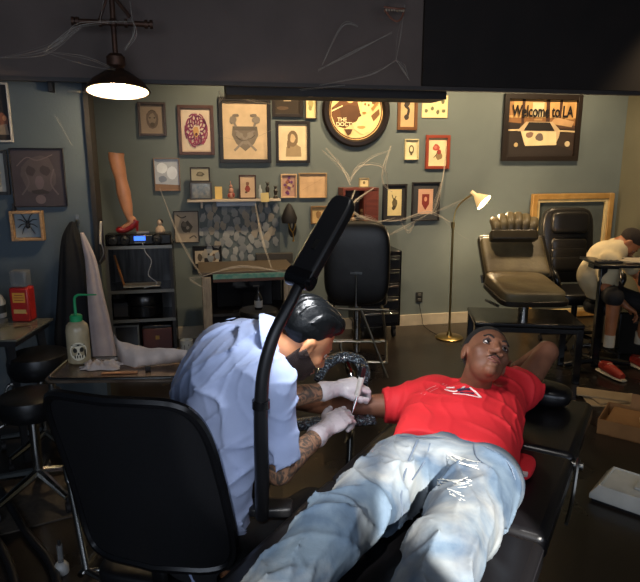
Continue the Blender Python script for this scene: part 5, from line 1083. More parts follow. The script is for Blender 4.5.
# ---------------------------------------------------------------- the lying man
skinB = mat('dark_brown_skin', '764c36', .6, col2='5e3a29', nscale=12); 
zt_ = zBed
Hc = P(485, 357, 2.20)
Mh = frame_of(dirC(.23, .56, .79), dirC(.30, .66, -.66))
nb = onZ(474, 391, .85)
Rs, Ls = onZ(413, 404, .775), onZ(520, 390, .80)
pelv = onZ(447, 462, .745); bd = pelv-nb; bd.z = 0; bd.normalize(); chest = nb+bd*.17; chest.z = .775; belly = nb+bd*.38; belly.z = .752
hR, hL = onZ(405, 470, .755), onZ(484, 482, .755)
legd = (onZ(298, 582, .75)-hR).normalized(); legd2 = (onZ(428, 610, .75)-hL).normalized()
kR, kL = hR+legd*.46+Vector((0, 0, .04)), hL+legd2*.46+Vector((0, 0, .05)); aR, aL = kR+legd*.42-Vector((0, 0, .05)), kL+legd2*.42-Vector((0, 0, .05))
eR, wRr = onZ(352, 407, .765), onZ(310, 407, .765); eR = Rs+(eR-Rs).normalized()*.27
wRr = eR+(P(306, 404, 2.42)-eR).normalized()*.23
eL = P(547, 352, 2.52); wL = P(512, 372, 2.62)
man = thing('person', 'person lying on black bed in red T-shirt and faded jeans, hand behind head', 'person', (pelv.x, pelv.y, zBed))
def bounds(pts, pad): return [min(p[i] for p in pts)-pad for i in range(3)], [max(p[i] for p in pts)+pad for i in range(3)]
ptsB = [Hc, Rs, Ls, pelv, kR, kL, aR, aL, eL, wL, eR, wRr]
lo, hi = bounds(ptsB, .22); F_ = Field(lo, hi, .0055)
T = head(F_, Hc, Mh, 1.03, nw=1.45, neck=nb, neckr=.054)
F_.cap(Rs, Ls, .05, k=.03); F_.cap(chest, belly, .105, .095, k=.04, flat=(0, 0, 1), fk=.6); F_.cap(belly, pelv, .10, .10, k=.04, flat=(0, 0, 1), fk=.6)
F_.cap(Rs, eR, .052, .040, k=.02); F_.cap(eR, wRr, .042, .027, k=.014); F_.cap(Ls, eL, .056, .043, k=.02); F_.cap(eL, wL, .044, .030, k=.014)
hd_ = (wRr-eR).normalized(); hand(F_, wRr, hd_, Vector((0, 0, 1)), 1, 1.0, curl=((50, 70, 40),)*4, thumb=(30, 30))
fw2 = (Vector(Hc)-wL+Vector((0, 0, -.02))).normalized(); hand(F_, wL, fw2, (Mh @ Vector((0, -1, 0))), 1, .95, curl=(15, 20, 15))
for h_, k_, a_ in ((hR, kR, aR), (hL, kL, aL)): F_.cap(h_, k_, .08, .06, k=.03); F_.cap(k_, a_, .056, .04, k=.02); F_.cap(a_, a_+legd*.0+Vector((0, 0, .1))+legd*.08, .035, .03, k=.02)
F_.build('body', skinB, man, smooth=1)
face_parts(man, T, Mh, 1.03, lipc='6e4038', look=(-.1, .1), lids='3c241a')
# hair
lo, hi = bounds([Hc], .15); H_ = Field(lo, hi, .004)
H_.ell(T(0, -.018, .040), tuple(1.02*q for q in (.0775, .096, .089)), np.array(Mh)); 
H_.plane(T(0, .074, .060), Mh @ Vector((0, .86, -.50))); H_.plane(T(0, 0, -.05), Mh @ Vector((0, 0, -1)))
H_.ell(T(0, .088, -.025), (.074, .062, .088), np.array(Mh), k=.006, mode='sub')
H_.build('hair', mat('short_black_hair', '0e0b0a', .9, bump=.5, bscale=300), man, smooth=2)
# thin moustache and chin beard
b = MB(mat('stubble', '20130e', .9)); b.tube([Vector(T(-.026, .088, -.066)), Vector(T(-.012, .1, -.057)), Vector(T(0, .104, -.055)), Vector(T(.012, .1, -.057)), Vector(T(.026, .088, -.066))], [.0012, .0022, .0022, .0022, .0012], 6, 3)
b.build('moustache', None, man, world=True)
# red T-shirt
m_red = mat('red_jersey', 'cf2129', .75, col2='c01c25', nscale=5, bump=.08, bscale=30)
lo, hi = bounds([Rs, Ls, pelv, eL.lerp(Ls, .5), eR.lerp(Rs, .5), Vector((Rs.x, Rs.y, zBed))], .16); lo[2] = zBed-.02; S_ = Field(lo, hi, .0055)
sl_ = .045
S_.cap(Rs, Ls, .078, k=.03); S_.cap(chest, belly, .150, .142, k=.05, flat=(0, 0, 1), fk=.68); S_.cap(belly, pelv, .142, .150, k=.05, flat=(0, 0, 1), fk=.66)
S_.cap(Rs.lerp(Ls, .18), hR.lerp(hL, .1), .10, .09, k=.05); S_.cap(Rs.lerp(Ls, .82), hR.lerp(hL, .97), .10, .10, k=.05); S_.cap(nb.lerp(chest, .1), chest, .07, .11, k=.05)
eRs = Rs.lerp(eR, .45); eLs = Ls.lerp(eL, .50)
S_.cap(Rs, eRs, .075, .068, k=.03); S_.cap(Ls, eLs, .080, .074, k=.03)
td = (nb-pelv).normalized()
S_.warp(creases(4, .006, (td+Vector((.5, 0, 0))), 34)); S_.warp(creases(6, .004, (td*.4+Vector((0, 0, .3))-Vector((.8, 0, 0))), 55))
dR_ = (eR-Rs).normalized(); dL_ = (eL-Ls).normalized()
def ball_cut(F_, p, n, r=.14): F_.plane(p, n, np.array(p)-r, np.array(p)+r)
S_.plane(Rs+dR_*.115, dR_, np.array(Rs+dR_*.2)-.16, np.array(Rs+dR_*.2)+.16)
S_.plane(Ls+dL_*.05, dL_, np.array(Ls+dL_*.17)-.115, np.array(Ls+dL_*.17)+.16)
wd = bd
S_.plane(belly+wd*.055, (wd+Vector((0, 0, .1))), lo, hi)
S_.ell(np.array(nb+td*.035+Vector((0, 0, .03))), (.062, .062, .05), k=.01, mode='sub')
S_.plane((0, 0, zBed+.002), (0, 0, -1))
S_.build('t_shirt', m_red, man, smooth=2)
# chest graphic: small dark mark outlined in white
def onbody(x, y, z): return onZ(x, y, z)
b = MB(mat('logo_white', 'd9cfc8', .6)); zc0 = chest.z+.118
dg = bpy.context.evaluated_depsgraph_get()
shirt = man.children[-1] if man.children else None
shirt = [o for o in bpy.data.objects if o.parent == man and o.name.startswith('t_shirt')][0]
se = shirt.evaluated_get(dg)
def hit(x, y, lift=.0025, obj=None, own=None):
    o_ = obj or se; Mi = world_of(own or shirt).inverted(); r_ = ray(x, y).normalized(); ok, loc, nn, _ = o_.ray_cast(Mi @ O, (Mi.to_3x3() @ r_))
    if not ok: return None
    return world_of(own or shirt) @ (loc+nn.normalized()*lift if nn.dot(Mi.to_3x3() @ r_) < 0 else loc-nn.normalized()*lift)
def decal(mb, pts, r, lift=.002):
    q = [hit(x, y, lift) for x, y in pts]; q = [p for p in q if p is not None]
    if len(q) > 1: mb.tube(q, r, 6, 3)
decal(b, [(445, 390), (453, 392), (458, 391), (465, 387)], .0028); decal(b, [(447, 388), (455, 388)], .0028); decal(b, [(470, 388), (476, 393), (481, 398)], .0035); decal(b, [(453, 394), (466, 395), (480, 398)], .0018)
if b.v: b.build('chest_logo', None, man, world=True)
b = MB(mat('logo_navy', '1d1a38', .6)); decal(b, [(457, 391), (464, 390), (470, 390)], .0055); decal(b, [(460, 393), (474, 394)], .0035)
if b.v: b.build('chest_logo_fill', None, man, world=True)
b = MB(mat('logo_pale', 'd98a86', .6)); decal(b, [(421, 394), (427, 390), (433, 387), (444, 384)], .0016, .001); decal(b, [(424, 395), (436, 389), (447, 385)], .0012, .001)
if b.v: b.build('chest_script', None, man, world=True)
# shirt tail with small white tag
q = P(523, 470, 1.86); b = MB(); 
tl = MB(m_red); tl.pad(onZ(519, 466, zBed+.028), (.16, .10, .045), (0, 0, yaw_b), .7, .7); tl.build('shirt_tail', None, man, world=True)
MB().box(onZ(524, 474, zBed+.054), (.018, .022, .008), (.1, .2, yaw_b)).build('white_tag', mat('tag_white', 'cfc0bb', .5), man, world=True)
# jeans
mj = pattern('faded_denim', '34465a', '918e85', 'noise', 3.6, .42, .12, .85, 5, 1.2)
def jeans_mat():
    m = mj; nt = m.node_tree; N = nt.nodes; L = nt.links; b_ = N['Principled BSDF']
    src = b_.inputs['Base Color'].links[0].from_socket
    tc = N.new('ShaderNodeTexCoord'); n = N.new('ShaderNodeTexNoise'); n.inputs['Scale'].default_value = 9; n.inputs['Detail'].default_value = 6; L.new(tc.outputs['Object'], n.inputs[0])
    cr = N.new('ShaderNodeValToRGB'); cr.color_ramp.elements[0].position = .42; cr.color_ramp.elements[1].position = .62; cr.color_ramp.elements[0].color = lin('334254'); cr.color_ramp.elements[1].color = lin('64727e')
    L.new(n.outputs[0], cr.inputs[0]); mx = N.new('ShaderNodeMix'); mx.data_type = 'RGBA'; mx.inputs[0].default_value = .45; L.new(src, mx.inputs[6]); L.new(cr.outputs[0], mx.inputs[7]); L.new(mx.outputs[2], b_.inputs['Base Color'])
    n2 = N.new('ShaderNodeTexNoise'); n2.inputs['Scale'].default_value = 55; n2.inputs['Detail'].default_value = 4; L.new(tc.outputs['Object'], n2.inputs[0]); bp = N.new('ShaderNodeBump'); bp.inputs['Strength'].default_value = .25; bp.inputs['Distance'].default_value = .006; L.new(n2.outputs[0], bp.inputs['Height']); L.new(bp.outputs[0], b_.inputs['Normal'])
jeans_mat()
lo, hi = bounds([hR, hL, kR, kL, aR, aL, belly], .2); lo[2] = zBed-.02; J = Field(lo, hi, .0065)
J.cap(belly-wd*.02, pelv, .132, .150, k=.05, flat=(0, 0, 1), fk=.62); J.cap(hR, hL, .10, k=.05, flat=(0, 0, 1), fk=.8)
J.cap(hR, kR, .112, .084, k=.03); J.cap(hL, kL, .116, .088, k=.03); J.cap(kR, aR, .084, .080, k=.03); J.cap(kL, aL, .088, .082, k=.03)
J.cap(hR.lerp(hL, .5)+Vector((0, 0, .03)), pelv+Vector((0, 0, .03)), .07, .08, k=.05)
cd_ = wd.cross(Vector((0, 0, 1)))
wpt = np.array(belly+wd*.06)
def fade(fn):
    return lambda x, y, z: fn(x, y, z)*np.clip(((x-wpt[0])*wd.x+(y-wpt[1])*wd.y)/.10, 0, 1)
J.warp(fade(creases(9, .013, (legd*1.0+cd_*.7+Vector((0, 0, .2))), 24))); J.warp(fade(creases(19, .009, (legd*.6-cd_*.9), 33))); J.warp(fade(creases(29, .005, (legd*.3+cd_*1.2+Vector((0, 0, .5))), 60)))
J.plane(belly+wd*.03, -(wd+Vector((0, 0, .1))), lo, hi)
J.plane(aR+legd*.02, legd+legd2, lo, hi); J.plane((0, 0, zBed+.002), (0, 0, -1))
J.build('jeans', mj, man, smooth=2)
WB = Field(lo, hi, .0055); WB.cap(belly-wd*.04, pelv, .146, .156, k=.05, flat=(0, 0, 1), fk=.655)
WB.plane(belly+wd*.030, -(wd+Vector((0, 0, .1))), lo, hi); WB.plane(belly+wd*.066, (wd+Vector((0, 0, .1))), lo, hi); WB.plane((0, 0, zBed+.002), (0, 0, -1)); WB.build('waistband', mat('waistband_denim', '5a6a7c', .85, col2='738292', nscale=14, bump=.1), man, smooth=1)
jn = [o for o in bpy.data.objects if o.parent == man and o.name.startswith('jeans')][0]; bpy.context.view_layer.update(); je = jn.evaluated_get(bpy.context.evaluated_depsgraph_get())
def jdecal(mb, pts, r, lift=.001):
    q = [hit(x, y, lift, je, jn) for x, y in pts]; q = [p for p in q if p is not None]
    if len(q) > 1: mb.tube(q, r, 6, 3)
b = MB(mat('denim_seam', '4d5868', .8)); jdecal(b, [(421, 430), (418, 440), (411, 455), (404, 475), (401, 495), (402, 515)], .0032); jdecal(b, [(430, 432), (430, 444), (424, 462), (412, 480)], .0022)
jdecal(b, [(396, 436), (415, 437), (440, 438), (465, 441), (490, 449), (508, 463), (515, 480)], .0024); jdecal(b, [(480, 433), (474, 445), (477, 458), (490, 468)], .002)
if b.v: b.build('seam', None, man, world=True)
wbn = [o for o in bpy.data.objects if o.parent == man and o.name.startswith('waistband')][0]; wbe = wbn.evaluated_get(bpy.context.evaluated_depsgraph_get())
for x, y in ((399, 423), (464, 422), (436, 421), (500, 440)):
    b = MB(mat('denim_loop', '5e6d80', .8)); q = [hit(x+dx_, y+dy_, .002, wbe, wbn) for dx_, dy_ in ((0, 2), (1, 6), (1, 11))]; q = [v for v in q if v is not None]
    if len(q) > 1: b.tube(q, .0055, 6)
    if b.v: b.build('belt_loop', None, man, world=True)
for pts in ([(448, 452), (462, 458), (477, 463)], [(440, 478), (456, 480), (470, 478)], [(450, 490), (462, 495)], [(344, 452), (340, 460)]):
    b = MB(mat('frayed_threads', 'd8d6cc', .9))
    for q in range(7): jdecal(b, [(x+RW.uniform(-3, 3), y+RW.uniform(-2, 2)+q*1.0) for x, y in pts], .0008, .001)
    if b.v: b.build('frayed_rip', None, man, world=True)
for a_, l_ in ((aR, legd), (aL, legd2)):
    b = MB(mat('sneaker_white', 'bcb9b2', .5)); f0 = a_+l_*.06; b.tube([f0+Vector((0, 0, -.03)), f0+l_*.03+Vector((0, 0, .05)), f0+l_*.06+Vector((0, 0, .15))], [.045, .042, .035], 12, 4); b.build('sneaker', None, man, world=True)
# ---------------------------------------------------------------- the tattoo artist
skinA = mat('tan_skin', 'a5704e', .45, col2='96623f', nscale=12)
tat = pattern('tattooed_skin', '8c6850', '463d37', 'noise', 24, .49, .09, .55, 5, 3.0)
Sh = P(205, 545, 1.86)
pelA = Sh; belA = P(210, 470, 1.84); chA = P(226, 392, 1.86); nA = P(262, 345, 1.86)
sR, sL = P(268, 384, 1.735), P(246, 342, 2.06)
elR, wrR = P(279, 470, 1.83), P(326, 428, 2.04); elL, wrL = P(283, 398, 2.14), P(336, 389, 2.24)
Ha = P(303, 338, 1.86); Ma = frame_of(dirC(.70, -.55, -.46), dirC(.62, .76, .05))
fr_ = C(math.sin(math.radians(40)), math.cos(math.radians(40)), 0)
sd_ = Vector((fr_.y, -fr_.x, 0))      # artist's right
hpR, hpL = pelA+sd_*.09, pelA-sd_*.09
knR, knL = hpR+fr_*.40+Vector((0, 0, -.03))-sd_*.0, hpL+fr_*.40-sd_*.12+Vector((0, 0, -.03))
anR, anL = Vector((knR.x-.05, knR.y-.02, .09)), Vector((knL.x, knL.y+.05, .09))
art_ = thing('person', 'person with dark hair, pale blue shirt and tattooed arms bending over client', 'person', (pelA.x, pelA.y, .49))
pts = [Ha, sR, sL, pelA, knR, knL, anR, anL, wrR, wrL, nA]; lo, hi = bounds(pts, .2); lo[2] = .0; F_ = Field(lo, hi, .0055)
T = head(F_, Ha, Ma, 1.0, neck=nA, neckr=.06)
F_.cap(pelA, belA, .10, .09, k=.04); F_.cap(belA, chA, .09, .095, k=.04); F_.cap(chA, nA, .085, .055, k=.04); F_.cap(sR, sL, .046, k=.03)
F_.cap(sR, elR, .052, .042, k=.02); F_.cap(elR, wrR, .044, .027, k=.014); F_.cap(sL, elL, .05, .042, k=.02); F_.cap(elL, wrL, .042, .028, k=.014)
for h_, k_, a_ in ((hpR, knR, anR), (hpL, knL, anL)): F_.cap(h_, k_, .07, .055, k=.03); F_.cap(k_, a_, .052, .036, k=.02)
gR_tip, gL_tip = P(362, 404, 2.16), P(366, 388, 2.30)
fR = (P(352, 410, 2.12)-wrR); fLd = (P(362, 383, 2.27)-wrL)
upv = Vector((0, 0, 1))
HR = dict(curl=((25, 45, 30), (30, 50, 35), (35, 55, 40), (40, 60, 45)), thumb=(20, 15), spread=3)
HL = dict(curl=((35, 50, 30), (40, 60, 35), (50, 65, 40), (55, 70, 45)), thumb=(30, 35), spread=2)
bR = dirC(.05, .75, .65); bL = dirC(-.1, .85, .5)
hand(F_, wrR, fR, bR, -1, 1.0, **HR); hand(F_, wrL, fLd, bL, 1, 1.0, **HL)
def mf(c):
    def nearseg(a, b, t0=.0):
        a = np.array(a); b = np.array(b); ba = b-a; t = np.clip(((c-a) @ ba)/(ba @ ba), 0, 1); return np.linalg.norm(c-a-t[:, None]*ba, axis=1)
    m = np.zeros(len(c), int)
    m[(nearseg(sR.lerp(elR, .4), elR) < .075) | (nearseg(elR, wrR) < .07) | (nearseg(sL.lerp(elL, .4), elL) < .075) | (nearseg(elL, wrL) < .065)] = 1
    hd = np.linalg.norm(c-np.array(Ha), axis=1) < .14; m[hd] = 0

    return m
F_.build('body', [skinA, tat], art_, matfn=mf, smooth=1)
face_parts(art_, T, Ma, 1.0, lipc='8a5244', look=(0, -.5), lids='7a4e38')
# hair: faded sides, longer shiny top
lo, hi = bounds([Ha], .17); H_ = Field(lo, hi, .004); A = np.array(Ma)
H_.ell(T(0, -.02, .040), (.0765, .094, .085), A); H_.ell(T(0, -.01, .088), (.068, .088, .046), A, k=.02); H_.ell(T(0, .045, .095), (.052, .04, .032), A, k=.015)
H_.ell(T(0, .085, .0), (.08, .07, .088), A, k=.006, mode='sub'); H_.plane(T(0, -.05, -.062), Ma @ Vector((0, .15, -1)))
for sx in (-1, 1): H_.ell(T(sx*.078, .005, -.012), (.02, .022, .036), A, k=.006, mode='sub')
Minv = np.array(Ma.inverted()); Hn = np.array(Ha)
def strands(x, y, z):
    q = np.stack([x-Hn[0], y-Hn[1], z-Hn[2]]); l = Minv @ q; return np.where(l[2] > .06, .0024*np.sin(l[0]*330+3*np.sin(l[1]*26)+l[2]*30)+.0012*np.sin(l[0]*520+l[1]*40), .0)
H_.warp(strands)
hm_ = mat('glossy_black_hair', '060708', .33, bump=.2, bscale=90, ior=1.3); H_.build('hair', hm_, art_, smooth=1)
# beard shell
lo, hi = bounds([Ha], .15); Bf = Field(lo, hi, .004); head(Bf, Ha, Ma, 1.0, neck=nA, neckr=.06); Bf.D -= .0026
Bf.plane(T(0, 0, -.014), Ma @ Vector((0, .42, 1))); Bf.plane(T(0, -.014, 0), Ma @ Vector((0, -1, .3))); Bf.ell(T(0, .1, -.066), (.024, .022, .014), A, k=.006, mode='sub'); Bf.plane(T(0, 0, -.125), Ma @ Vector((0, -.5, -1)))
Bf.build('beard', mat('dark_beard', '2a1b14', .85, bump=.5, bscale=260), art_, smooth=2)
# pale blue shirt
m_sh = mat('pale_blue_shirt', '93a0c0', .8, col2='8a97b9', nscale=5, bump=.1, bscale=35)
pts = [sR, sL, chA, belA, pelA, elR, elL]; lo, hi = bounds(pts, .2); S_ = Field(lo, hi, .0055)
bk = -fr_
S_.cap(pelA+Vector((0, 0, .0)), belA, .150, .145, k=.05, flat=fr_, fk=.85); S_.cap(belA, chA, .145, .150, k=.05, flat=fr_, fk=.9); S_.cap(chA, nA, .135, .085, k=.05)
S_.cap(sR, sL, .075, k=.04); S_.cap(chA+bk*.03, P(224, 348, 1.93), .13, .09, k=.06); S_.cap(sR.lerp(chA, .3), belA+sd_*.03, .10, .12, k=.05); S_.cap(sL.lerp(chA, .3), belA-sd_*.04, .10, .12, k=.05)
cR, cL = sR.lerp(elR, .80), sL.lerp(elL, .75)
S_.cap(sR, cR, .078, .070, k=.03); S_.cap(sL, cL, .074, .066, k=.03)
S_.warp(creases(14, .012, (Vector((.3, .1, 1))*.7+sd_*.9), 26)); S_.warp(creases(5, .008, (Vector((0, 0, 1))-sd_*.9), 38)); S_.warp(creases(25, .004, (Vector((0, 0, .3))+sd_), 70))
dR_ = (elR-sR).normalized(); dL_ = (elL-sL).normalized()
pR_ = sR+dR_*.235
S_.plane(pR_, dR_, np.array(pR_+dR_*.08)-.10, np.array(pR_+dR_*.08)+.095) if False else None
S_.cap(pR_+dR_*.075, pR_+dR_*.2, .095, .11, k=.006, mode='sub')
pL_ = sL+dL_*.21; S_.cap(pL_+dL_*.085, pL_+dL_*.2, .095, .11, k=.006, mode='sub')
S_.ell(np.array(nA+(Ha-nA)*.25), (.066, .066, .066), k=.01, mode='sub')
S_.plane((0, 0, .505), (0, 0, -1))
S_.build('shirt', m_sh, art_, smooth=2)
# collar
nd = (Vector(Ha)-nA).normalized(); b = MB(m_sh); o1 = nd.orthogonal().normalized(); o2 = nd.cross(o1); vs = []; n = 36
for r, h in ((.073, -.022), (.074, .02), (.078, .034), (.096, .0), (.098, -.012), (.09, -.008), (.078, .022)):
    for k in range(n): t = 2*PI*k/n; vs.append(nA+nd*(h+.022)+(o1*math.cos(t)+o2*math.sin(t))*r)
b.add(vs, [(i*n+k, i*n+(k+1) % n, (i+1)*n+(k+1) % n, (i+1)*n+k) for i in range(6) for k in range(n)]); b.build('collar', None, art_, world=True)
# trousers and belt
pts = [pelA, knR, knL, anR, anL]; lo, hi = bounds(pts, .17); lo[2] = .05; J = Field(lo, hi, .008)
J.cap(hpR, hpL, .10, k=.04); J.cap(pelA, pelA+Vector((0, 0, .04)), .13, k=.04)
for h_, k_, a_ in ((hpR, knR, anR), (hpL, knL, anL)): J.cap(h_, k_, .088, .066, k=.03); J.cap(k_, a_, .064, .052, k=.03)
J.plane((0, 0, .64), (0, 0, 1)); J.plane((0, 0, .1), (0, 0, -1)); J.plane((pelA.x, pelA.y, .492), (0, 0, -1), np.array(pelA)-.22, np.array(pelA+fr_*.05)+.16)
J.build('trousers', mat('black_trousers', '151517', .8), art_, smooth=2)
for a_, s0 in ((anR, 1), (anL, -1)): MB().tube([a_+Vector((0, 0, -.045))-fr_*.05, a_+Vector((0, 0, -.05))+fr_*.06, a_+Vector((0, 0, -.06))+fr_*.17], [.038, .04, .028], 12, 4).tube([a_+Vector((0, 0, -.04)), a_+Vector((0, 0, .03))], .042, 12).build('shoe', mat('black_shoe', '141414', .4), art_, world=True)
# gloves
glv = mat('clear_white_glove', 'cdc6c8', .3, col2='b8aeb2', nscale=18, bump=.4, bscale=70, coat=.3); glv2 = mat('sheer_grey_glove', 'aea5a8', .3, col2='998f93', nscale=20, bump=.5, bscale=70, coat=.3)
for w_, f_, b_, sg, kw, m_, e_ in ((wrR, fR, bR, -1, HR, glv2, elR), (wrL, fLd, bL, 1, HL, glv, elL)):
    lo, hi = bounds([Vector(w_)+Vector(f_).normalized()*.08], .16); G = Field(lo, hi, .0026)
    hand(G, w_, f_, b_, sg, 1.0, inflate=.0022, **kw); bd_ = (Vector(e_)-w_).normalized(); G.cap(w_, Vector(w_)+bd_*.055, .0295, .036, k=.012); 
    G.cap(Vector(w_)+bd_*.05, Vector(w_)+bd_*.054, .0365, .0375, k=.004)
    G.warp(folds(3, .0009, f_, 260, .8)); G.build('glove', m_, art_, smooth=1)
# tattoo machine held in the left glove
tip = P(352, 414, 2.20); topm = P(362, 376, 2.24)
tmach = thing('tattoo_machine', 'white and grey tattoo machine held in the glove over the client arm', 'tattoo machine', tuple(tip))
MB().tube([topm, topm.lerp(tip, .55)], [.012, .011], 14, 2).build('grip', mat('grip_white', 'b9b2ac', .35), tmach, world=True)
MB().tube([topm.lerp(tip, .55), topm.lerp(tip, .85), tip], [.009, .006, .0015], 12).build('tube_tip', m_chrome, tmach, world=True)
MB().box(topm+Vector((0, 0, .02)), (.02, .03, .045), (0, .2, 0)).build('motor', m_gl, tmach, bev=.004, world=True)

# ---------------------------------------------------------------- the artist bent over at the right edge
d3 = 5.05
Hb = P(628, 243, d3); Mb = frame_of(dirC(.42, -.85, .05), dirC(.78, .48, .30))
pel3 = P(604, 291, 5.15); bel3 = P(596, 275, 5.1); ch3 = P(606, 258, 5.1); n3 = P(618, 249, 5.06)
s3R, s3L = P(610, 261, 4.93), P(615, 247, 5.22)
el3, wr3 = P(605, 287, 4.88), P(626, 306, 4.85); el3L, wr3L = P(640, 278, 5.2), P(646, 300, 5.1)
kn3, an3 = P(614, 297, 4.74), P(609, 343, 4.82); kn3b, an3b = P(650, 306, 4.85), P(640, 340, 4.98)
p3 = thing('person', 'person in white T-shirt, black shorts and red sneakers bent over behind pedestal table', 'person', (pel3.x, pel3.y, pel3.z-.09))
skinC = mat('warm_skin', '9a6240', .45, col2='8a5636', nscale=12)
pts = [Hb, pel3, ch3, s3R, s3L, el3, wr3, el3L, wr3L, kn3, an3, kn3b, an3b]; lo, hi = bounds(pts, .18); lo[2] = 0; F_ = Field(lo, hi, .008)
T = head(F_, Hb, Mb, 1.0, neck=n3)
F_.cap(pel3, bel3, .11, .1, k=.04); F_.cap(bel3, ch3, .1, .11, k=.04); F_.cap(ch3, n3, .1, .07, k=.04); F_.cap(s3R, s3L, .055, k=.03)
for a_, b_, c_2 in ((s3R, el3, wr3), (s3L, el3L, wr3L)): F_.cap(a_, b_, .048, .042, k=.02); F_.cap(b_, c_2, .042, .027, k=.014)
hand(F_, wr3, wr3-el3+Vector((.06, 0, 0)), (0, 0, 1), -1, 1.0, curl=(30, 40, 30)); hand(F_, wr3L, wr3L-el3L, (0, 0, 1), 1, 1.0, curl=(30, 40, 30))
for k_, a_ in ((kn3, an3), (kn3b, an3b)): F_.cap(pel3, k_, .075, .058, k=.03); F_.cap(k_, a_, .055, .036, k=.02)
F_.build('body', skinC, p3, smooth=1); face_parts(p3, T, Mb, 1.0, browc='1c120c', lipc='8a5244', look=(0, -.4), lids='6b4630')
lo, hi = bounds([Hb], .15); H_ = Field(lo, hi, .005); H_.ell(T(0, -.018, .042), (.0775, .096, .088), np.array(Mb)); H_.ell(T(0, .088, -.01), (.08, .066, .092), np.array(Mb), k=.006, mode='sub'); H_.plane(T(0, 0, -.05), Mb @ Vector((0, 0, -1))); H_.build('hair', mat('short_brown_hair', '1f140e', .8, bump=.5, bscale=300), p3, smooth=1)
lo, hi = bounds([s3R, s3L, pel3, ch3], .2); S_ = Field(lo, hi, .007)
S_.cap(pel3, bel3, .15, .14, k=.05); S_.cap(bel3, ch3, .14, .145, k=.05); S_.cap(ch3, n3, .13, .085, k=.04); S_.cap(s3R, s3L, .075, k=.04)
S_.cap(s3R, s3R.lerp(el3, .7), .078, .072, k=.03); S_.cap(s3L, s3L.lerp(el3L, .65), .075, .07, k=.03); S_.warp(folds(8, .006, (.4, .2, 1), 45, .8)); S_.ell(np.array(n3+(Hb-n3)*.5), .06, k=.01, mode='sub')
S_.plane((0, 0, pel3.z-.06), (0, 0, -1)); S_.build('t_shirt', mat('white_jersey', 'c9b893', .8, bump=.1, bscale=30), p3, smooth=2)
lo, hi = bounds([pel3, kn3, kn3b], .18); J = Field(lo, hi, .008); J.cap(pel3, pel3+Vector((0, 0, .02)), .14, k=.04)
for k_, a_ in ((kn3, an3), (kn3b, an3b)): J.cap(pel3, k_, .09, .072, k=.04); J.cap(k_, k_.lerp(a_, .05), .064, .063, k=.02)
J.plane((pel3.x, pel3.y, pel3.z-.088), (0, 0, -1), np.array(pel3)-.2, np.array(pel3)+(.2, .12, .2)); J.build('shorts', mat('black_shorts', '161314', .8), p3, smooth=2)
for a_, k_ in ((an3, kn3), (an3b, kn3b)):
    MB().tube([a_+Vector((0, 0, .02)), a_+Vector((0, 0, -.03))], [.043, .042], 12).tube([a_+Vector((0, 0, .07)), a_+Vector((0, 0, .0))], .042, 12).build('sock', mat('sock_white', 'b8ab94', .8), p3, world=True)
    z_ = -a_.z+.035; f_ = C(.25, -.9, 0).normalized()
    b = MB(mat('sneaker_red', '9c2c1c', .5)); h0 = Vector((a_.x, a_.y, .05)); b.tube([h0-f_*.05+Vector((0, 0, .015)), h0+f_*.05+Vector((0, 0, .01)), h0+f_*.13-Vector((0, 0, .004)), h0+f_*.18-Vector((0, 0, .01))], [.038, .043, .038, .026], 14, 4); b.tube([h0+Vector((0, 0, 0)), Vector((a_.x, a_.y, .1))], [.04, .043], 12); sn = b.build('sneaker', None, p3, world=True)
    b = MB(mat('sole_cream', 'b7a98c', .5)); b.tube([Vector((h0.x, h0.y, .014))-f_*.085, Vector((h0.x, h0.y, .014))+f_*.0, Vector((h0.x, h0.y, .014))+f_*.13, Vector((h0.x, h0.y, .014))+f_*.2], [.036, .044, .044, .03], 12, 3, flat=((0, 0, 1), .3)); b.build('sole', None, sn).parent = sn
    so = [o for o in bpy.data.objects if o.parent == sn][-1]; so.matrix_parent_inverse = Matrix.Identity(4); so.data.transform(world_of(sn).inverted())
    b = MB(mat('lace_cream', 'c2b393', .6))
    for q in range(4): c_3 = h0+f_*(.03+.025*q)+Vector((0, 0, .05-.006*q)); b.tube([c_3-f_.cross(Vector((0, 0, 1)))*.022, c_3+Vector((0, 0, .006)), c_3+f_.cross(Vector((0, 0, 1)))*.022], .0035, 6)
    lc_ = b.build('laces', None, sn); lc_.data.transform(world_of(sn).inverted())
zs3 = pel3.z-.092
stl = thing('work_stool', 'black padded stool under the artist in white T-shirt', 'stool', (pel3.x, pel3.y, 0))
MB().lathe([(0, zs3-.09), (.14, zs3-.09), (.155, zs3-.06), (.155, zs3-.03), (.14, zs3-.003), (0, zs3)], n=32).build('seat', m_vinyl, stl); MB().cyl((0, 0, .1), (0, 0, zs3-.08), .025).build('gas_lift', m_gl, stl)
for i in range(5):
    q = 2*PI*i/5; e_ = Vector((.2*math.cos(q), .2*math.sin(q), .08)); l = MB().tube([(0, 0, .12), e_], [.024, .016], 8).build('leg', m_gl, stl); MB().cyl((e_.x-.012, e_.y, .028), (e_.x+.012, e_.y, .028), .028, n=12).cyl((e_.x, e_.y, .03), (e_.x, e_.y, .085), .007).build('caster', m_black, l)
# black equipment box right of his foot
q = onZ(650, 318, .38); eb = thing('equipment_case', 'black case near right edge under the bent artist hand', 'case', (q.x+.05, q.y+.28, 0), YAW); MB().box((0, 0, .19), (.34, .26, .38)).build('body', mat('case_black', '1b1715', .4), eb, bev=.01); MB().box((0, -.135, .3), (.1, .012, .02)).build('handle', m_steel, eb); MB().box((0, 0, .385), (.35, .27, .012)).build('lid', m_gl, eb, bev=.004)

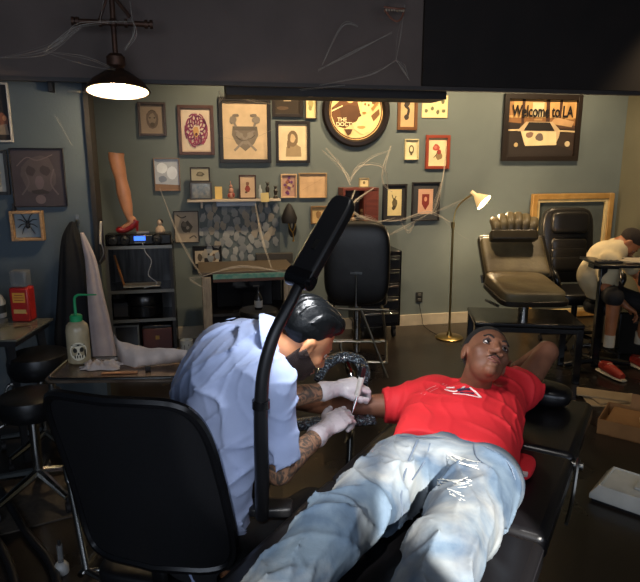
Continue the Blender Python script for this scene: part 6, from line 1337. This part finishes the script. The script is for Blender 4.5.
# ================================================================== LIGHT
def area(name, loc, target, sx, sy, e, col):
    l = bpy.data.lights.new(name, 'AREA'); l.shape = 'RECTANGLE'; l.size = sx; l.size_y = sy; l.energy = e; l.color = col; o = bpy.data.objects.new(name, l); COL.objects.link(o)
    o.location = loc; o.rotation_euler = (Vector(target)-Vector(loc)).to_track_quat('-Z', 'Y').to_euler(); return o
def point(name, loc, e, col, r=.04, spot=None, target=None, blend=.4):
    l = bpy.data.lights.new(name, 'SPOT' if spot else 'POINT'); l.energy = e; l.color = col; l.shadow_soft_size = r; o = bpy.data.objects.new(name, l); COL.objects.link(o); o.location = loc
    if spot: l.spot_size = math.radians(spot); l.spot_blend = blend; o.rotation_euler = (Vector(target)-Vector(loc)).to_track_quat('-Z', 'Y').to_euler()
    return o
warm = (1, .74, .44)
area('window_daylight_left', (-.9, -1.55, 1.8), (-.3, 3, 1.0), 2.4, 1.6, 42, (.74, .84, 1))
area('window_daylight_right', (2.0, -1.55, 1.8), (1.0, 3, .9), 2.3, 1.6, 22, (.82, .88, 1))
point('pendant_bulb', (pl.location.x, pl.location.y, pl.location.z-.03), 30, warm, .04)
point('floor_lamp_bulb', tuple(FLB), 30, warm, .03)
for k, (x, y, e) in enumerate(((.6, 4.75, 26), (1.9, 4.75, 40), (3.4, 4.6, 34))):
    point('track_spot_%d' % k, (x, y, 3.1), e*5.4, warm, .06, 110, (x+.1, 5.8, 1.3), .8)
point('right_corner_fill', (3.6, 3.6, 3.1), 90, warm, .06, 70, tuple(P(610, 270, 5)), .8)  # added fill to brighten the artist at the right edge, no fixture
area('task_lamp_light', tuple(LPC), tuple(LPC+LPN), .07, .22, 9, (.95, .97, 1))
tg = hR.lerp(kL, .6)
point('sun_stand_in_jeans', (.9, -1.45, 2.9), 2600, (1, .96, .88), .02, 8.5, tuple(P(476, 522, 1.55)), .12)  # added spot in place of sun through the window, hot patch on the thigh
point('sun_stand_in_second', (-1.6, -1.45, 2.8), 1200, (1, .96, .88), .02, 5.5, tuple(P(325, 515, 1.6)), .3)  # another added spot imitating window sun, on the other leg
tg = sR.lerp(elR, .7)
point('shop_spot_shirt', (-.2, -1.45, 2.9), 230, (.95, .97, 1), .02, 9, tuple(tg), .35)  # sun on the sleeve, imitated by an added narrow spot
point('bed_fill_light', (.55, 1.2, 3.2), 45, (1, .95, .9), .1, 50, tuple(chest+Vector((.1, .1, 0))), .8)  # fill added over the bed to lift the red T-shirt, no fixture built
point('box_fill_light', (2.9, 1.6, 3.1), 60, (1, .85, .6), .04, 26, tuple(onZ(618, 450, 0)), .6)  # added warm fill, only there to brighten the boxes on the floor
W = bpy.data.worlds.new('world'); SC.world = W; W.use_nodes = True; bgn = W.node_tree.nodes['Background']; bgn.inputs[0].default_value = (.55, .7, 1, 1); bgn.inputs[1].default_value = .5
SC.view_settings.view_transform = 'Standard'; SC.view_settings.look = 'None'; SC.view_settings.gamma = 1; SC.view_settings.use_curve_mapping = False; SC.view_settings.exposure = .0
